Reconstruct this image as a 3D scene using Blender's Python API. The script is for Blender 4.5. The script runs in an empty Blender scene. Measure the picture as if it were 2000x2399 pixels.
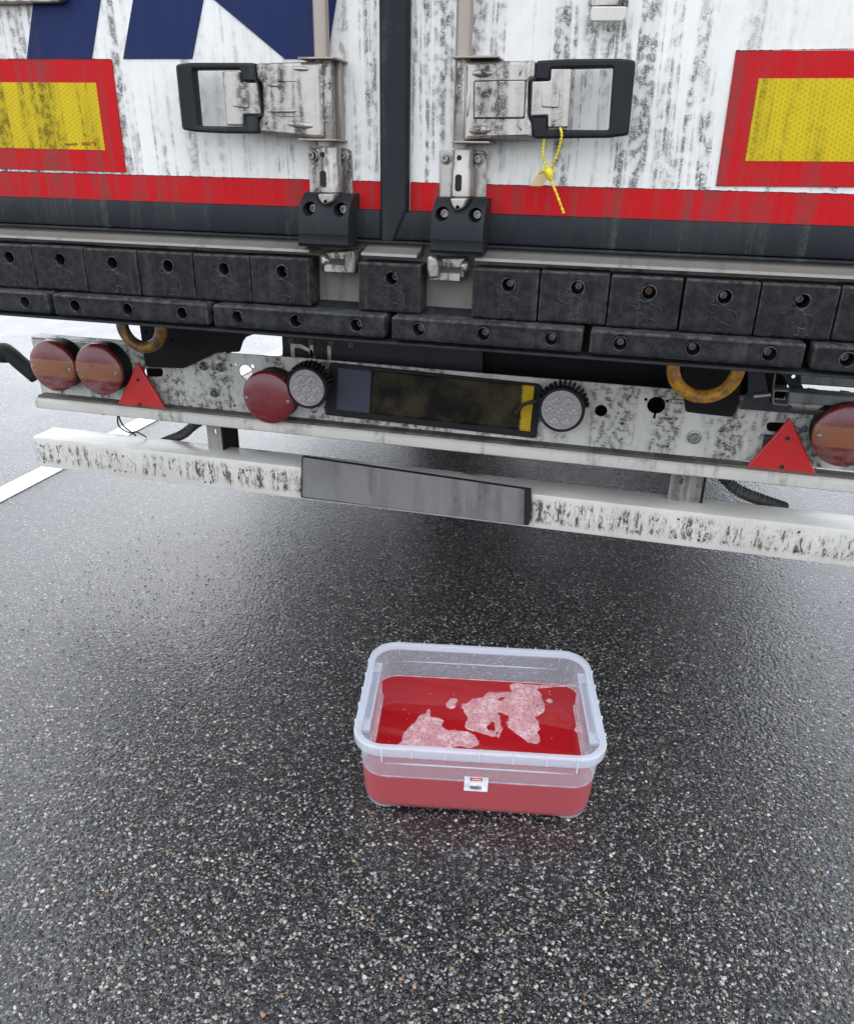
import bpy, math, random
from mathutils import Vector, Matrix, noise as mnoise
import numpy as np
R = math.radians
random.seed(7); rng = np.random.default_rng(7)
S = bpy.context.scene
COL = S.collection

# ------------------------------------------------------------------ camera
CAM = Vector((0.44294595, -1.50527535, 1.21815296))
RX = Vector((0.96863651, 0.24776434, 0.01887193)); UP = Vector((-0.11939325, 0.39746919, 0.90981509)); FW = Vector((-0.21791873, 0.88353329, -0.41458455))
cd = bpy.data.cameras.new('camera'); cam = bpy.data.objects.new('camera', cd); COL.objects.link(cam)
cam.matrix_world = Matrix(((RX.x, UP.x, -FW.x, CAM.x), (RX.y, UP.y, -FW.y, CAM.y), (RX.z, UP.z, -FW.z, CAM.z), (0, 0, 0, 1)))
cd.sensor_fit = 'VERTICAL'; cd.sensor_height = 24; cd.lens = 1802.836 / 2399 * 24
cd.clip_start = 0.02; cd.clip_end = 2000
S.camera = cam

# ------------------------------------------------------------------ sky, sun, exposure
SUN_EL, SUN_AZ = 46, -16      # bright overcast, the light strongest beyond the trailer
w = bpy.data.worlds.new('World'); S.world = w; w.use_nodes = True
nt = w.node_tree; nt.nodes.clear()
sky = nt.nodes.new('ShaderNodeTexSky'); sky.sky_type = 'NISHITA'; sky.sun_disc = False
sky.sun_elevation = R(SUN_EL); sky.sun_rotation = R(SUN_AZ); sky.air_density = 1.5; sky.dust_density = 8; sky.ozone_density = 1
hs = nt.nodes.new('ShaderNodeHueSaturation'); hs.inputs['Saturation'].default_value = 0.35
mx = nt.nodes.new('ShaderNodeMix'); mx.data_type = 'RGBA'; mx.inputs[0].default_value = 0.86
mx.inputs[7].default_value = (10.2, 10.8, 12.0, 1)
bg = nt.nodes.new('ShaderNodeBackground'); bg.inputs[1].default_value = 0.1
wo = nt.nodes.new('ShaderNodeOutputWorld')
nt.links.new(sky.outputs[0], hs.inputs['Color']); nt.links.new(hs.outputs[0], mx.inputs[6]); nt.links.new(mx.outputs[2], bg.inputs[0]); nt.links.new(bg.outputs[0], wo.inputs[0])
sl = bpy.data.lights.new('sun', 'SUN'); sl.energy = 0.5; sl.angle = R(40); sl.color = (1, 0.97, 0.93)
so = bpy.data.objects.new('sun', sl); COL.objects.link(so)
sd = Vector((math.sin(R(SUN_AZ)) * math.cos(R(SUN_EL)), math.cos(R(SUN_AZ)) * math.cos(R(SUN_EL)), math.sin(R(SUN_EL))))
so.rotation_euler = sd.to_track_quat('Z', 'Y').to_euler(); so.location = (0, -3, 6)
S.view_settings.view_transform = 'Standard'; S.view_settings.look = 'None'; S.view_settings.exposure = 1.17; S.view_settings.gamma = 1
S.cycles.transparent_max_bounces = 24; S.cycles.max_bounces = 10; S.cycles.caustics_reflective = False; S.cycles.caustics_refractive = False

# ------------------------------------------------------------------ measuring helper: a point of the place on a plane of known depth or height
ZM = dict(O=(0, 0, 1), A=(0, 0, 2.5014), B=(350, 80, 3.1836), C=(950, 80, 2.9183), D=(1400, 0, 2.9183), E=(0, 500, 2.5014), F=(650, 500, 2.5014),
          G=(1300, 550, 2.5014), H=(0, 720, 2.5014), I=(600, 780, 2.5014), J=(1200, 830, 2.18875), K=(780, 1450, 2.5014), L=(1000, 1550, 5.8367),
          M=(700, 400, 3.8065), N=(1560, 640, 9.7278), P=(540, 740, 7.2958), Q=(1760, 950, 7.2958), T=(1640, 800, 4.8639), V=(1340, 0, 10.944))
def at(k, x, y, Y=None, Z=None):
    a, b, s = ZM[k]; px = a + x / s; py = b + y / s
    v = FW + RX * ((px - 1000) / 1802.836) - UP * ((py - 1199.5) / 1802.836)
    t = (Y - CAM.y) / v.y if Y is not None else (Z - CAM.z) / v.z
    return CAM + v * t
def P(k, pts, Y):
    return [(lambda q: (q.x, q.z))(at(k, x, y, Y)) for x, y in pts]

# ------------------------------------------------------------------ node helpers
class NT:
    def __init__(s, name):
        s.m = bpy.data.materials.new(name); s.m.use_nodes = True; s.t = s.m.node_tree; s.t.nodes.clear()
        s.out = s.t.nodes.new('ShaderNodeOutputMaterial')
    def n(s, kind, ins=None, **kw):
        nd = s.t.nodes.new(kind)
        for k, v in kw.items(): setattr(nd, k, v)
        for k, v in (ins or {}).items(): s.put(nd.inputs[k], v)
        return nd
    def put(s, inp, v):
        if hasattr(v, 'is_output') or isinstance(v, bpy.types.NodeSocket): s.t.links.new(v, inp)
        elif isinstance(v, tuple) and len(v) == 3 and inp.type == 'RGBA': inp.default_value = (*v, 1)
        else: inp.default_value = v
    def math(s, op, a, b=0.0, c=0.0, clamp=False):
        nd = s.t.nodes.new('ShaderNodeMath'); nd.operation = op; nd.use_clamp = clamp
        s.put(nd.inputs[0], a); s.put(nd.inputs[1], b)
        if len(nd.inputs) > 2: s.put(nd.inputs[2], c)
        return nd.outputs[0]
    def step(s, v, lo, hi, a=0.0, b=1.0):
        nd = s.t.nodes.new('ShaderNodeMapRange'); nd.interpolation_type = 'SMOOTHSTEP'
        s.put(nd.inputs[0], v); s.put(nd.inputs[1], lo); s.put(nd.inputs[2], hi); s.put(nd.inputs[3], a); s.put(nd.inputs[4], b)
        return nd.outputs[0]
    def mix(s, f, a, b):
        nd = s.t.nodes.new('ShaderNodeMix'); nd.data_type = 'RGBA'
        s.put(nd.inputs[0], f); s.put(nd.inputs[6], a); s.put(nd.inputs[7], b); return nd.outputs[2]
    def pos(s): return s.n('ShaderNodeNewGeometry').outputs['Position']
    def map(s, v, sc, loc=(0, 0, 0)):
        return s.n('ShaderNodeMapping', {'Vector': v, 'Scale': sc, 'Location': loc}).outputs[0]
    def noise(s, v, scale=1, detail=3, rough=0.5, dist=0.0, out=0):
        return s.n('ShaderNodeTexNoise', {'Vector': v, 'Scale': scale, 'Detail': detail, 'Roughness': rough, 'Distortion': dist}).outputs[out]
    def vor(s, v, scale=1, feature='F1', rand=1.0, out='Distance'):
        return s.n('ShaderNodeTexVoronoi', {'Vector': v, 'Scale': scale, 'Randomness': rand}, feature=feature).outputs[out]
    def bsdf(s, **kw):
        nd = s.n('ShaderNodeBsdfPrincipled', kw); s.t.links.new(nd.outputs[0], s.out.inputs[0]); return nd
    def bump(s, h, strength=0.5, dist=0.001, normal=None):
        d = {'Height': h, 'Strength': strength, 'Distance': dist}
        if normal is not None: d['Normal'] = normal
        return s.n('ShaderNodeBump', d).outputs[0]

def grime(g, amount=0.5, sx=26.0, wr=1.0, seed=0.0, crack=False):
    """vertical run-off streaks made of small curled ridges; returns (mask, film)"""
    p = g.pos()
    warp = g.noise(g.map(p, (3, 3, 1.3), (seed, 0, 0)), 1, 2, out=1)
    v = g.n('ShaderNodeMixRGB', {0: 0.035, 1: p, 2: warp}, blend_type='ADD').outputs[0]
    s1 = g.noise(g.map(v, (sx, 2, 1.6), (seed, 0, seed)), 1, 3, 0.6)
    s2 = g.noise(g.map(v, (sx * 3.1, 4, 3.2), (seed, 3, 0)), 1, 2, 0.6)
    st = g.math('ADD', g.math('MULTIPLY', s1, 0.72), g.math('MULTIPLY', s2, 0.34))
    st = g.step(st, 0.60 - 0.16 * amount, 0.74 - 0.10 * amount)
    zone = g.step(g.noise(g.map(p, (2.6, 1, 0.9), (seed + 9, 0, 0)), 1, 3, 0.6), 0.36, 0.58, 0.75 if crack else 0.32, 1.0)
    st = g.math('MULTIPLY', st, zone)
    curl = g.noise(g.map(p, (62, 62, 235) if crack else (150 * wr, 150, 185 * wr), (seed, 0, 1)), 1, 3 if crack else 4, 0.58, 0.9 if crack else 1.6)
    ridge = g.math('SUBTRACT', 1.0, g.math('MULTIPLY', g.math('ABSOLUTE', g.math('SUBTRACT', curl, 0.5)), 8.5), clamp=True)
    brk = g.step(g.noise(g.map(p, (75, 75, 60), (4, seed, 2)), 1, 2), 0.38, 0.62)
    m = g.math('MULTIPLY', g.math('MULTIPLY', ridge, brk), g.step(st, 0.0, 1.0, 0.06, 1.25), clamp=True)
    film = g.math('MULTIPLY', st, 0.5)
    return m, film, st

def dirty(name, base, dirt=(0.07, 0.065, 0.055), rough=0.35, amount=0.5, line=0.85, film=0.22, spec=0.4, metallic=0.0, sx=26.0, wr=1.0, seed=0.0, pattern=None, coat=0.0, mottle=0.12, bump=0.35, edge=None, crack=False):
    g = NT(name); m, f, st = grime(g, amount, sx, wr, seed, crack)
    p = g.pos()
    mot = g.noise(g.map(p, (9, 9, 6), (seed, 1, 1)), 1, 5, 0.65)
    speck = g.step(g.noise(g.map(p, (420, 420, 380)), 1, 3, 0.7), 0.60, 0.74)
    col = base
    if pattern: col = pattern(g, col)
    col = g.mix(g.step(mot, 0.35, 0.75, 0.0, mottle * 2), col, tuple(0.55 * c + 0.45 * d for c, d in zip(base, dirt)))
    col = g.mix(g.math('MULTIPLY', f, film * 2), col, dirt)
    col = g.mix(g.math('MULTIPLY', g.math('MULTIPLY', speck, g.step(mot, 0.3, 0.6, 0.1, 1.0)), 0.30), col, dirt)
    col = g.mix(g.math('MULTIPLY', m, line), col, dirt)
    if edge:
        pt = g.n('ShaderNodeNewGeometry').outputs['Pointiness']
        col = g.mix(g.math('MULTIPLY', g.step(pt, 0.505, 0.58), g.step(g.noise(g.map(p, (70, 70, 70)), 1, 4, 0.7), 0.35, 0.65, 0.15, 0.9)), col, edge)
        dust = g.step(g.noise(g.map(p, (260, 260, 120)), 1, 5, 0.75), 0.50, 0.72)
        col = g.mix(g.math('MULTIPLY', dust, g.step(g.noise(g.map(p, (6, 6, 11), (seed, 0, 0)), 1, 4, 0.6), 0.35, 0.7, 0.03, 0.22)), col, dirt)
    rr = g.math('ADD', rough, g.math('MULTIPLY', m, 0.35), clamp=True)
    rr = g.math('ADD', rr, g.math('MULTIPLY', g.noise(g.map(p, (60, 60, 30)), 1, 3), 0.12), clamp=True)
    nrm = g.bump(g.math('ADD', m, g.math('MULTIPLY', mot, 0.3)), bump, 0.0012)
    g.bsdf(**{'Base Color': col, 'Roughness': rr, 'Metallic': metallic, 'Specular IOR Level': spec, 'Normal': nrm, 'Coat Weight': coat})
    return g.m

def hexlines(lc, sc=150.0, f=0.5):
    def pat(g, col):
        p = g.pos(); sep = g.n('ShaderNodeSeparateXYZ', {0: p}); out = None
        for a in (0, 60, 120):
            ca, sa = math.cos(R(a)), math.sin(R(a))
            t = g.math('ADD', g.math('MULTIPLY', sep.outputs[0], ca * sc), g.math('MULTIPLY', sep.outputs[2], sa * sc))
            t = g.math('ABSOLUTE', g.math('SUBTRACT', g.math('FRACT', t), 0.5))
            ln = g.step(t, 0.0, 0.12, 1.0, 0.0)
            out = ln if out is None else g.math('MAXIMUM', out, ln)
        return g.mix(g.math('MULTIPLY', out, f), col, lc)
    return pat

M = {}
M['white'] = dirty('white_door_paint', (0.83, 0.82, 0.77), (0.050, 0.045, 0.038), 0.32, 0.86, 0.92, 0.20, seed=1.3, sx=34, wr=1.15, bump=0.7)
M['white_beam'] = dirty('white_beam_paint', (0.64, 0.635, 0.58), (0.03, 0.028, 0.022), 0.4, 1.25, 0.95, 0.24, sx=12, wr=0.8, seed=4.1, bump=0.8, crack=True)
M['white_bar'] = dirty('white_bar_paint', (0.64, 0.62, 0.56), (0.06, 0.048, 0.035), 0.45, 0.55, 0.7, 0.2, sx=14, wr=0.7, seed=7.7)
M['navy'] = dirty('navy_film', (0.007, 0.018, 0.085), (0.05, 0.052, 0.06), 0.5, 0.4, 0.5, 0.22, seed=1.3, spec=0.2)
M['red'] = dirty('red_reflective_film', (0.50, 0.003, 0.007), (0.13, 0.07, 0.065), 0.5, 0.85, 0.6, 0.40, seed=1.3, pattern=hexlines((0.62, 0.03, 0.03), 170, 0.25), spec=0.15)
M['yellow'] = dirty('yellow_reflective_film', (0.56, 0.40, 0.002), (0.07, 0.055, 0.015), 0.5, 0.9, 0.85, 0.30, seed=1.3, pattern=hexlines((0.82, 0.70, 0.08), 150, 0.55), spec=0.15)
M['rubber'] = dirty('black_rubber', (0.007, 0.008, 0.011), (0.075, 0.072, 0.065), 0.36, 0.55, 0.4, 0.14, mottle=0.04, edge=(0.10, 0.098, 0.09), sx=30, seed=2.2, bump=0.10, spec=0.12)
M['emblem'] = dirty('worn_rubber_relief', (0.016, 0.017, 0.019), (0.16, 0.155, 0.15), 0.35, 0.5, 0.4, 0.3, seed=2.2)
M['seal'] = dirty('rubber_seal', (0.019, 0.0205, 0.024), (0.10, 0.12, 0.115), 0.45, 0.5, 0.5, 0.12, sx=26, seed=1.3, spec=0.12)
M['plastic'] = dirty('black_plastic', (0.019, 0.020, 0.023), (0.09, 0.105, 0.095), 0.38, 0.3, 0.35, 0.12, seed=5.2, bump=0.25, spec=0.12)
M['alu'] = dirty('dirty_aluminium', (0.24, 0.225, 0.20), (0.10, 0.085, 0.07), 0.4, 0.45, 0.35, 0.4, metallic=0.35, sx=20, seed=3.1, bump=0.2)
M['steel'] = dirty('zinc_steel', (0.40, 0.375, 0.34), (0.045, 0.036, 0.028), 0.22, 1.0, 0.95, 0.5, metallic=0.72, sx=18, seed=6.4, bump=0.9, wr=0.8)
M['bar'] = dirty('bar_steel', (0.34, 0.29, 0.245), (0.10, 0.075, 0.055), 0.35, 0.3, 0.3, 0.6, metallic=0.4, sx=30, seed=6.4)
M['grime_plate'] = dirty('grimy_plate', (0.23, 0.205, 0.18), (0.07, 0.06, 0.05), 0.5, 0.6, 0.3, 0.6, sx=22, seed=8.4)
M['black'] = dirty('black_chassis_paint', (0.010, 0.010, 0.011), (0.03, 0.028, 0.025), 0.5, 0.4, 0.2, 0.2, seed=9.4, spec=0.12)
M['galv'] = dirty('galvanised_bracket', (0.20, 0.205, 0.195), (0.03, 0.028, 0.025), 0.45, 0.6, 0.3, 0.4, metallic=0.3, seed=9.9)
M['hose'] = dirty('hose_plastic', (0.05, 0.05, 0.05), (0.10, 0.095, 0.09), 0.4, 0.5, 0.3, 0.4, seed=1.9)
M['channel'] = dirty('channel_dirt', (0.13, 0.12, 0.10), (0.03, 0.028, 0.024), 0.6, 0.9, 0.6, 0.6, sx=9, seed=2.5)
M['post'] = dirty('post_paint', (0.30, 0.29, 0.27), (0.05, 0.045, 0.04), 0.45, 0.8, 0.5, 0.5, seed=6.9)
M['darkbracket'] = dirty('dark_bracket', (0.045, 0.047, 0.05), (0.02, 0.02, 0.018), 0.45, 0.5, 0.3, 0.4, seed=3.9, spec=0.12)
M['lamp_body'] = dirty('lamp_housing', (0.02, 0.02, 0.021), (0.07, 0.065, 0.06), 0.5, 0.4, 0.3, 0.2, seed=3.3, spec=0.12)
M['refl'] = dirty('red_reflector', (0.50, 0.004, 0.006), (0.20, 0.03, 0.03), 0.25, 0.4, 0.25, 0.2, seed=2.9, coat=0.3, pattern=hexlines((0.95, 0.06, 0.05), 260, 0.65))

def simple(name, col, rough=0.5, metallic=0.0, **kw):
    g = NT(name); n = g.noise(g.map(g.pos(), (80, 80, 80)), 1, 4, 0.6)
    c = g.mix(g.step(n, 0.3, 0.7), tuple(c * 0.75 for c in col), tuple(min(1, c * 1.15) for c in col))
    g.bsdf(**{'Base Color': c, 'Roughness': g.math('ADD', rough, g.math('MULTIPLY', g.math('SUBTRACT', n, 0.5), 0.2), clamp=True), 'Metallic': metallic, **kw}); return g.m
M['crust'] = simple('dirt_crust', (0.03, 0.027, 0.023), 0.8)
M['bolt'] = simple('bolt_steel', (0.30, 0.29, 0.27), 0.35, 0.6)
M['darkbolt'] = simple('dark_bolt', (0.16, 0.155, 0.145), 0.35, 0.4)
M['rustbolt'] = simple('rusty_bolt', (0.20, 0.13, 0.08), 0.5, 0.4)
M['hole'] = simple('hole_shadow_rubber', (0.006, 0.006, 0.006), 0.8)
M['seal_yellow'] = simple('yellow_plastic', (0.72, 0.56, 0.02), 0.4)
M['print_red'] = simple('red_print', (0.35, 0.02, 0.01), 0.5)
M['tire'] = simple('tyre_rubber', (0.02, 0.02, 0.02), 0.75)
M['ink'] = simple('black_ink', (0.02, 0.02, 0.02), 0.6)
M['paper'] = simple('white_label', (0.85, 0.86, 0.88), 0.4)
M['label_red'] = simple('red_label_print', (0.62, 0.02, 0.03), 0.4)
M['label_pale'] = simple('pale_label_print', (0.80, 0.55, 0.55), 0.4)
M['letter_cream'] = simple('cream_letter', (0.62, 0.55, 0.47), 0.5)

def lamp_mat(name, bands, seed):
    g = NT(name); o = g.n('ShaderNodeTexCoord').outputs['Object']; sep = g.n('ShaderNodeSeparateXYZ', {0: o})
    z = sep.outputs[2]; wz = g.math('ADD', z, g.math('MULTIPLY', g.math('SUBTRACT', g.noise(g.map(o, (14, 14, 14), (seed, 0, 0)), 1, 2), 0.5), 0.02))
    red = (0.19, 0.008, 0.012); amber = (0.30, 0.095, 0.028)
    if bands:
        col = g.mix(g.step(z, 0.0195, 0.0205), g.mix(g.step(z, -0.0270, -0.0260), red, amber), red)
    else: col = red
    n = g.noise(g.map(o, (22, 22, 60), (seed, 2, 0)), 1, 5, 0.65)
    low = g.step(wz, -0.052, 0.01, 1.0, 0.25) if bands else 0.12
    fade = g.math('MULTIPLY', g.step(n, 0.38, 0.60), low, clamp=True)
    col = g.mix(g.math('MULTIPLY', fade, 0.75), col, (0.20, 0.125, 0.11))
    sc = g.step(g.noise(g.map(o, (30, 30, 420), (seed, 0, 3)), 1, 3, 0.7), 0.56, 0.70)
    col = g.mix(g.math('MULTIPLY', sc, 0.3), col, (0.35, 0.27, 0.25))
    dark = g.step(g.noise(g.map(o, (45, 45, 60), (seed, 5, 0)), 1, 3), 0.56, 0.72)
    col = g.mix(g.math('MULTIPLY', dark, 0.45), col, (0.05, 0.025, 0.025))
    b = g.bump(g.math('ADD', g.math('SINE', g.math('MULTIPLY', sep.outputs[0], 1500)), g.math('MULTIPLY', n, 2)), 0.06, 0.0006)
    g.bsdf(**{'Base Color': col, 'Roughness': g.math('ADD', 0.16, g.math('MULTIPLY', fade, 0.3)), 'Normal': b, 'Coat Weight': 0.3, 'Coat Roughness': 0.15}); return g.m
M['lens1'] = lamp_mat('tail_lens_banded', True, 1.0); M['lens2'] = lamp_mat('tail_lens_faded', True, 6.4); M['lens3'] = lamp_mat('tail_lens_red', False, 3.0)

g = NT('work_light_lens'); o = g.n('ShaderNodeTexCoord').outputs['Object']
wn = g.noise(g.map(o, (60, 60, 240)), 1, 4, 0.6, 1.0)
g.bsdf(**{'Base Color': g.mix(g.step(wn, 0.35, 0.65), (0.30, 0.28, 0.275), (0.40, 0.375, 0.37)), 'Roughness': 0.12, 'Normal': g.bump(wn, 0.10, 0.001)}); M['wlens'] = g.m

g = NT('worn_yellow_paint'); p = g.pos(); n = g.noise(g.map(p, (28, 28, 28)), 1, 5, 0.65); n2 = g.noise(g.map(p, (240, 240, 240)), 1, 3, 0.7)
c = g.mix(g.step(n, 0.42, 0.66), (0.62, 0.29, 0.012), (0.20, 0.095, 0.03)); c = g.mix(g.step(n2, 0.52, 0.7, 0, 0.6), c, (0.09, 0.045, 0.02))
g.bsdf(**{'Base Color': c, 'Roughness': 0.42, 'Normal': g.bump(n2, 0.3, 0.001)}); M['ring_new'] = g.m
g = NT('dirty_yellow_paint'); p = g.pos(); n = g.noise(g.map(p, (28, 28, 28)), 1, 5, 0.65); n2 = g.noise(g.map(p, (240, 240, 240)), 1, 3, 0.7)
c = g.mix(g.step(n, 0.36, 0.6), (0.36, 0.17, 0.012), (0.075, 0.045, 0.022)); c = g.mix(g.step(n2, 0.5, 0.7, 0, 0.6), c, (0.06, 0.035, 0.018))
g.bsdf(**{'Base Color': c, 'Roughness': 0.4, 'Normal': g.bump(n2, 0.3, 0.001)}); M['ring_old'] = g.m

g = NT('underrun_bar_paint'); p = g.pos(); sep = g.n('ShaderNodeSeparateXYZ', {0: p})
base = g.mix(g.step(g.noise(g.map(p, (7, 7, 7)), 1, 5, 0.6), 0.35, 0.7, 0, 0.45), (0.74, 0.72, 0.66), (0.52, 0.49, 0.43))
st = g.noise(g.map(p, (42, 3, 5), (2, 0, 0)), 1, 4, 0.65); st2 = g.noise(g.map(p, (130, 60, 55), (2, 0, 0)), 1, 4, 0.7, 0.8)
wide = g.step(g.noise(g.map(p, (3.2, 1, 0.1), (5.2, 0, 0)), 1, 2), 0.34, 0.55, 0.15, 1.0)
zc = g.math('MULTIPLY', g.step(sep.outputs[2], 0.368, 0.385), g.step(sep.outputs[2], 0.425, 0.447, 1.0, 0.0))
face = g.step(sep.outputs[1], 0.318, 0.322, 1.0, 0.0)
cen = g.step(g.math('ABSOLUTE', g.math('SUBTRACT', sep.outputs[0], 0.05)), 0.25, 0.75, 1.0, 0.0)
q = g.math('ADD', g.math('MULTIPLY', st, 0.55), g.math('MULTIPLY', st2, 0.6))
q = g.math('ADD', q, g.math('MULTIPLY', g.math('ADD', wide, cen), 0.035))
msk = g.math('MULTIPLY', g.math('MULTIPLY', g.step(q, 0.645, 0.685), zc), face)
brown = g.math('MULTIPLY', g.math('MULTIPLY', g.step(q, 0.55, 0.68), g.math('MULTIPLY', zc, face)), 0.45)
col = g.mix(brown, base, (0.24, 0.20, 0.155)); col = g.mix(g.math('MULTIPLY', msk, 0.9), col, (0.055, 0.05, 0.045))
tp = g.math('MULTIPLY', g.step(sep.outputs[1], 0.385, 0.398), g.step(g.noise(g.map(p, (10, 14, 10), (1, 0, 0)), 1, 4, 0.6), 0.60, 0.66))
col = g.mix(g.math('MULTIPLY', tp, 0.85), col, (0.10, 0.095, 0.085))
g.bsdf(**{'Base Color': col, 'Roughness': 0.3, 'Normal': g.bump(g.math('SUBTRACT', 1.0, msk), 0.5, 0.0012)}); M['ubar'] = g.m

# muddy yellow number plate, blank grey number plate
g = NT('muddy_yellow_plate'); p = g.pos(); sep = g.n('ShaderNodeSeparateXYZ', {0: p})
n = g.noise(g.map(p, (60, 60, 160)), 1, 5, 0.7, 1.2); n3 = g.noise(g.map(p, (9, 9, 9)), 1, 3, 0.6)
side = g.step(g.math('ABSOLUTE', g.math('SUBTRACT', sep.outputs[0], 0.030)), 0.165, 0.215, 0.0, 1.0)
mud = g.step(g.math('ADD', g.math('MULTIPLY', n, 0.25), g.math('SUBTRACT', 0.75, g.math('MULTIPLY', side, 0.55))), 0.45, 0.56)
crk = g.step(g.math('ABSOLUTE', g.math('SUBTRACT', g.noise(g.map(p, (150, 150, 240)), 1, 3, 0.6, 1.5), 0.5)), 0.0, 0.03, 0.7, 0.0)
c = g.mix(crk, (0.56, 0.38, 0.02), (0.16, 0.10, 0.02)); c = g.mix(mud, c, g.mix(g.step(n3, 0.4, 0.65), (0.006, 0.0055, 0.004), (0.05, 0.042, 0.022)))
g.bsdf(**{'Base Color': c, 'Roughness': 0.6, 'Specular IOR Level': 0.15, 'Normal': g.bump(n, 0.4, 0.001)}); M['yplate'] = g.m
M['eu'] = dirty('blue_plate_strip', (0.045, 0.055, 0.08), (0.07, 0.07, 0.07), 0.5, 0.6, 0.4, 0.8, seed=3)
M['nplate'] = dirty('grey_dirty_plate', (0.22, 0.218, 0.215), (0.07, 0.068, 0.065), 0.5, 0.9, 0.7, 0.7, sx=12, seed=5.5, mottle=0.35)

# translucent storage box plastic
g = NT('milky_clear_plastic')
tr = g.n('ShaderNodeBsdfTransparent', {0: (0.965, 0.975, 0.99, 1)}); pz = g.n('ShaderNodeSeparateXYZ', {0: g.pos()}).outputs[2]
GLOW_TINT = g.n('ShaderNodeMapRange', {0: pz, 1: 0.0700, 2: 0.0705, 3: 0.0, 4: 1.0}); pcol = g.mix(GLOW_TINT.outputs[0], (0.93, 0.27, 0.30), (0.86, 0.90, 0.96))  # light glowing through the red fluid, painted as wall colour below the waterline
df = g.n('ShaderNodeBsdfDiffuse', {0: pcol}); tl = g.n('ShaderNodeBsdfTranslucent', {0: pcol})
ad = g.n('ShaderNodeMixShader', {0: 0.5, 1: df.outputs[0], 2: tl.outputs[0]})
p = g.pos(); sp = g.step(g.noise(g.map(p, (260, 260, 260)), 1, 3, 0.6), 0.62, 0.74, 0.0, 0.05)
lw = g.n('ShaderNodeLayerWeight', {0: 0.35}).outputs['Facing']
fac = g.math('ADD', g.math('ADD', 0.20, g.math('MULTIPLY', lw, 0.20)), sp, clamp=True)
GLOW_FAC = g.n('ShaderNodeMapRange', {0: g.n('ShaderNodeSeparateXYZ', {0: p}).outputs[2], 1: 0.0700, 2: 0.0705, 3: 1.25, 4: 1.0}); fac = g.math('MULTIPLY', fac, GLOW_FAC.outputs[0])  # wall made denser below the waterline to strengthen the painted glow
m1 = g.n('ShaderNodeMixShader', {0: fac, 1: tr.outputs[0], 2: ad.outputs[0]})
gl = g.n('ShaderNodeBsdfGlossy', {0: (1, 1, 1, 1), 1: 0.12}); fz = g.n('ShaderNodeLayerWeight', {0: 0.5}).outputs['Facing']
m2 = g.n('ShaderNodeMixShader', {0: g.math('ADD', 0.03, g.math('MULTIPLY', g.math('POWER', fz, 4.0), 0.6)), 1: m1.outputs[0], 2: gl.outputs[0]})
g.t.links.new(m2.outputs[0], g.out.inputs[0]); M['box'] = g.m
def boxmat(name, f, c=(0.87, 0.91, 0.96)):
    g = NT(name)
    tr = g.n('ShaderNodeBsdfTransparent', {0: (0.95, 0.96, 0.99, 1)}); df = g.n('ShaderNodeBsdfDiffuse', {0: (*c, 1)}); tl = g.n('ShaderNodeBsdfTranslucent', {0: (*c, 1)})
    ad = g.n('ShaderNodeMixShader', {0: 0.4, 1: df.outputs[0], 2: tl.outputs[0]})
    m1 = g.n('ShaderNodeMixShader', {0: f, 1: tr.outputs[0], 2: ad.outputs[0]})
    gl = g.n('ShaderNodeBsdfGlossy', {0: (1, 1, 1, 1), 1: 0.15}); fz = g.n('ShaderNodeLayerWeight', {0: 0.5}).outputs['Facing']
    m2 = g.n('ShaderNodeMixShader', {0: g.math('ADD', 0.03, g.math('MULTIPLY', g.math('POWER', fz, 4.0), 0.6)), 1: m1.outputs[0], 2: gl.outputs[0]})
    g.t.links.new(m2.outputs[0], g.out.inputs[0]); return g.m
M['rim'] = boxmat('milky_rim_plastic', 0.55); M['rib'] = boxmat('white_plastic_edge', 0.85, (0.85, 0.89, 0.96)); M['tag'] = boxmat('pale_yellow_tag', 0.5, (0.75, 0.62, 0.18))

g = NT('red_fluid'); p = g.pos(); n = g.noise(g.map(p, (16, 16, 16)), 1, 3)
g.bsdf(**{'Base Color': g.mix(n, (0.34, 0.008, 0.012), (0.39, 0.011, 0.016)), 'Roughness': 0.03, 'IOR': 1.45, 'Subsurface Weight': 0.25, 'Subsurface Radius': (0.05, 0.006, 0.006), 'Subsurface Scale': 0.4,
          'Normal': g.bump(g.noise(g.map(p, (14, 14, 14)), 1, 2), 0.03, 0.002)}); M['fluid'] = g.m
g = NT('pink_foam'); p = g.pos(); v1 = g.vor(p, 230); v2 = g.vor(p, 520); n = g.noise(g.map(p, (30, 30, 30)), 1, 3)
hol = g.step(v1, 0.10, 0.34, 1.0, 0.0); hol = g.math('MULTIPLY', hol, g.step(g.noise(g.map(p, (160, 160, 160)), 1, 2), 0.45, 0.6))
c = g.mix(g.step(n, 0.4, 0.65), (0.62, 0.33, 0.35), (0.84, 0.68, 0.68)); c = g.mix(g.math('MULTIPLY', g.step(v2, 0.2, 0.6), 0.35), c, (0.50, 0.20, 0.22)); c = g.mix(g.math('MULTIPLY', hol, 0.9), c, (0.16, 0.02, 0.03))
g.bsdf(**{'Base Color': c, 'Roughness': 0.3, 'Normal': g.bump(g.math('ADD', v1, g.math('MULTIPLY', v2, 0.4)), 0.7, 0.0015)}); M['foam'] = g.m
g = NT('foam_bubble'); tr = g.n('ShaderNodeBsdfTransparent', {0: (0.96, 0.86, 0.87, 1)}); df = g.n('ShaderNodeBsdfPrincipled', {'Base Color': (0.86, 0.72, 0.72), 'Roughness': 0.08})
fr = g.n('ShaderNodeLayerWeight', {0: 0.5}).outputs['Facing']; mm = g.n('ShaderNodeMixShader', {0: g.step(fr, 0.35, 0.85, 0.08, 0.85), 1: tr.outputs[0], 2: df.outputs[0]}); g.t.links.new(mm.outputs[0], g.out.inputs[0]); M['bubble'] = g.m

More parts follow.
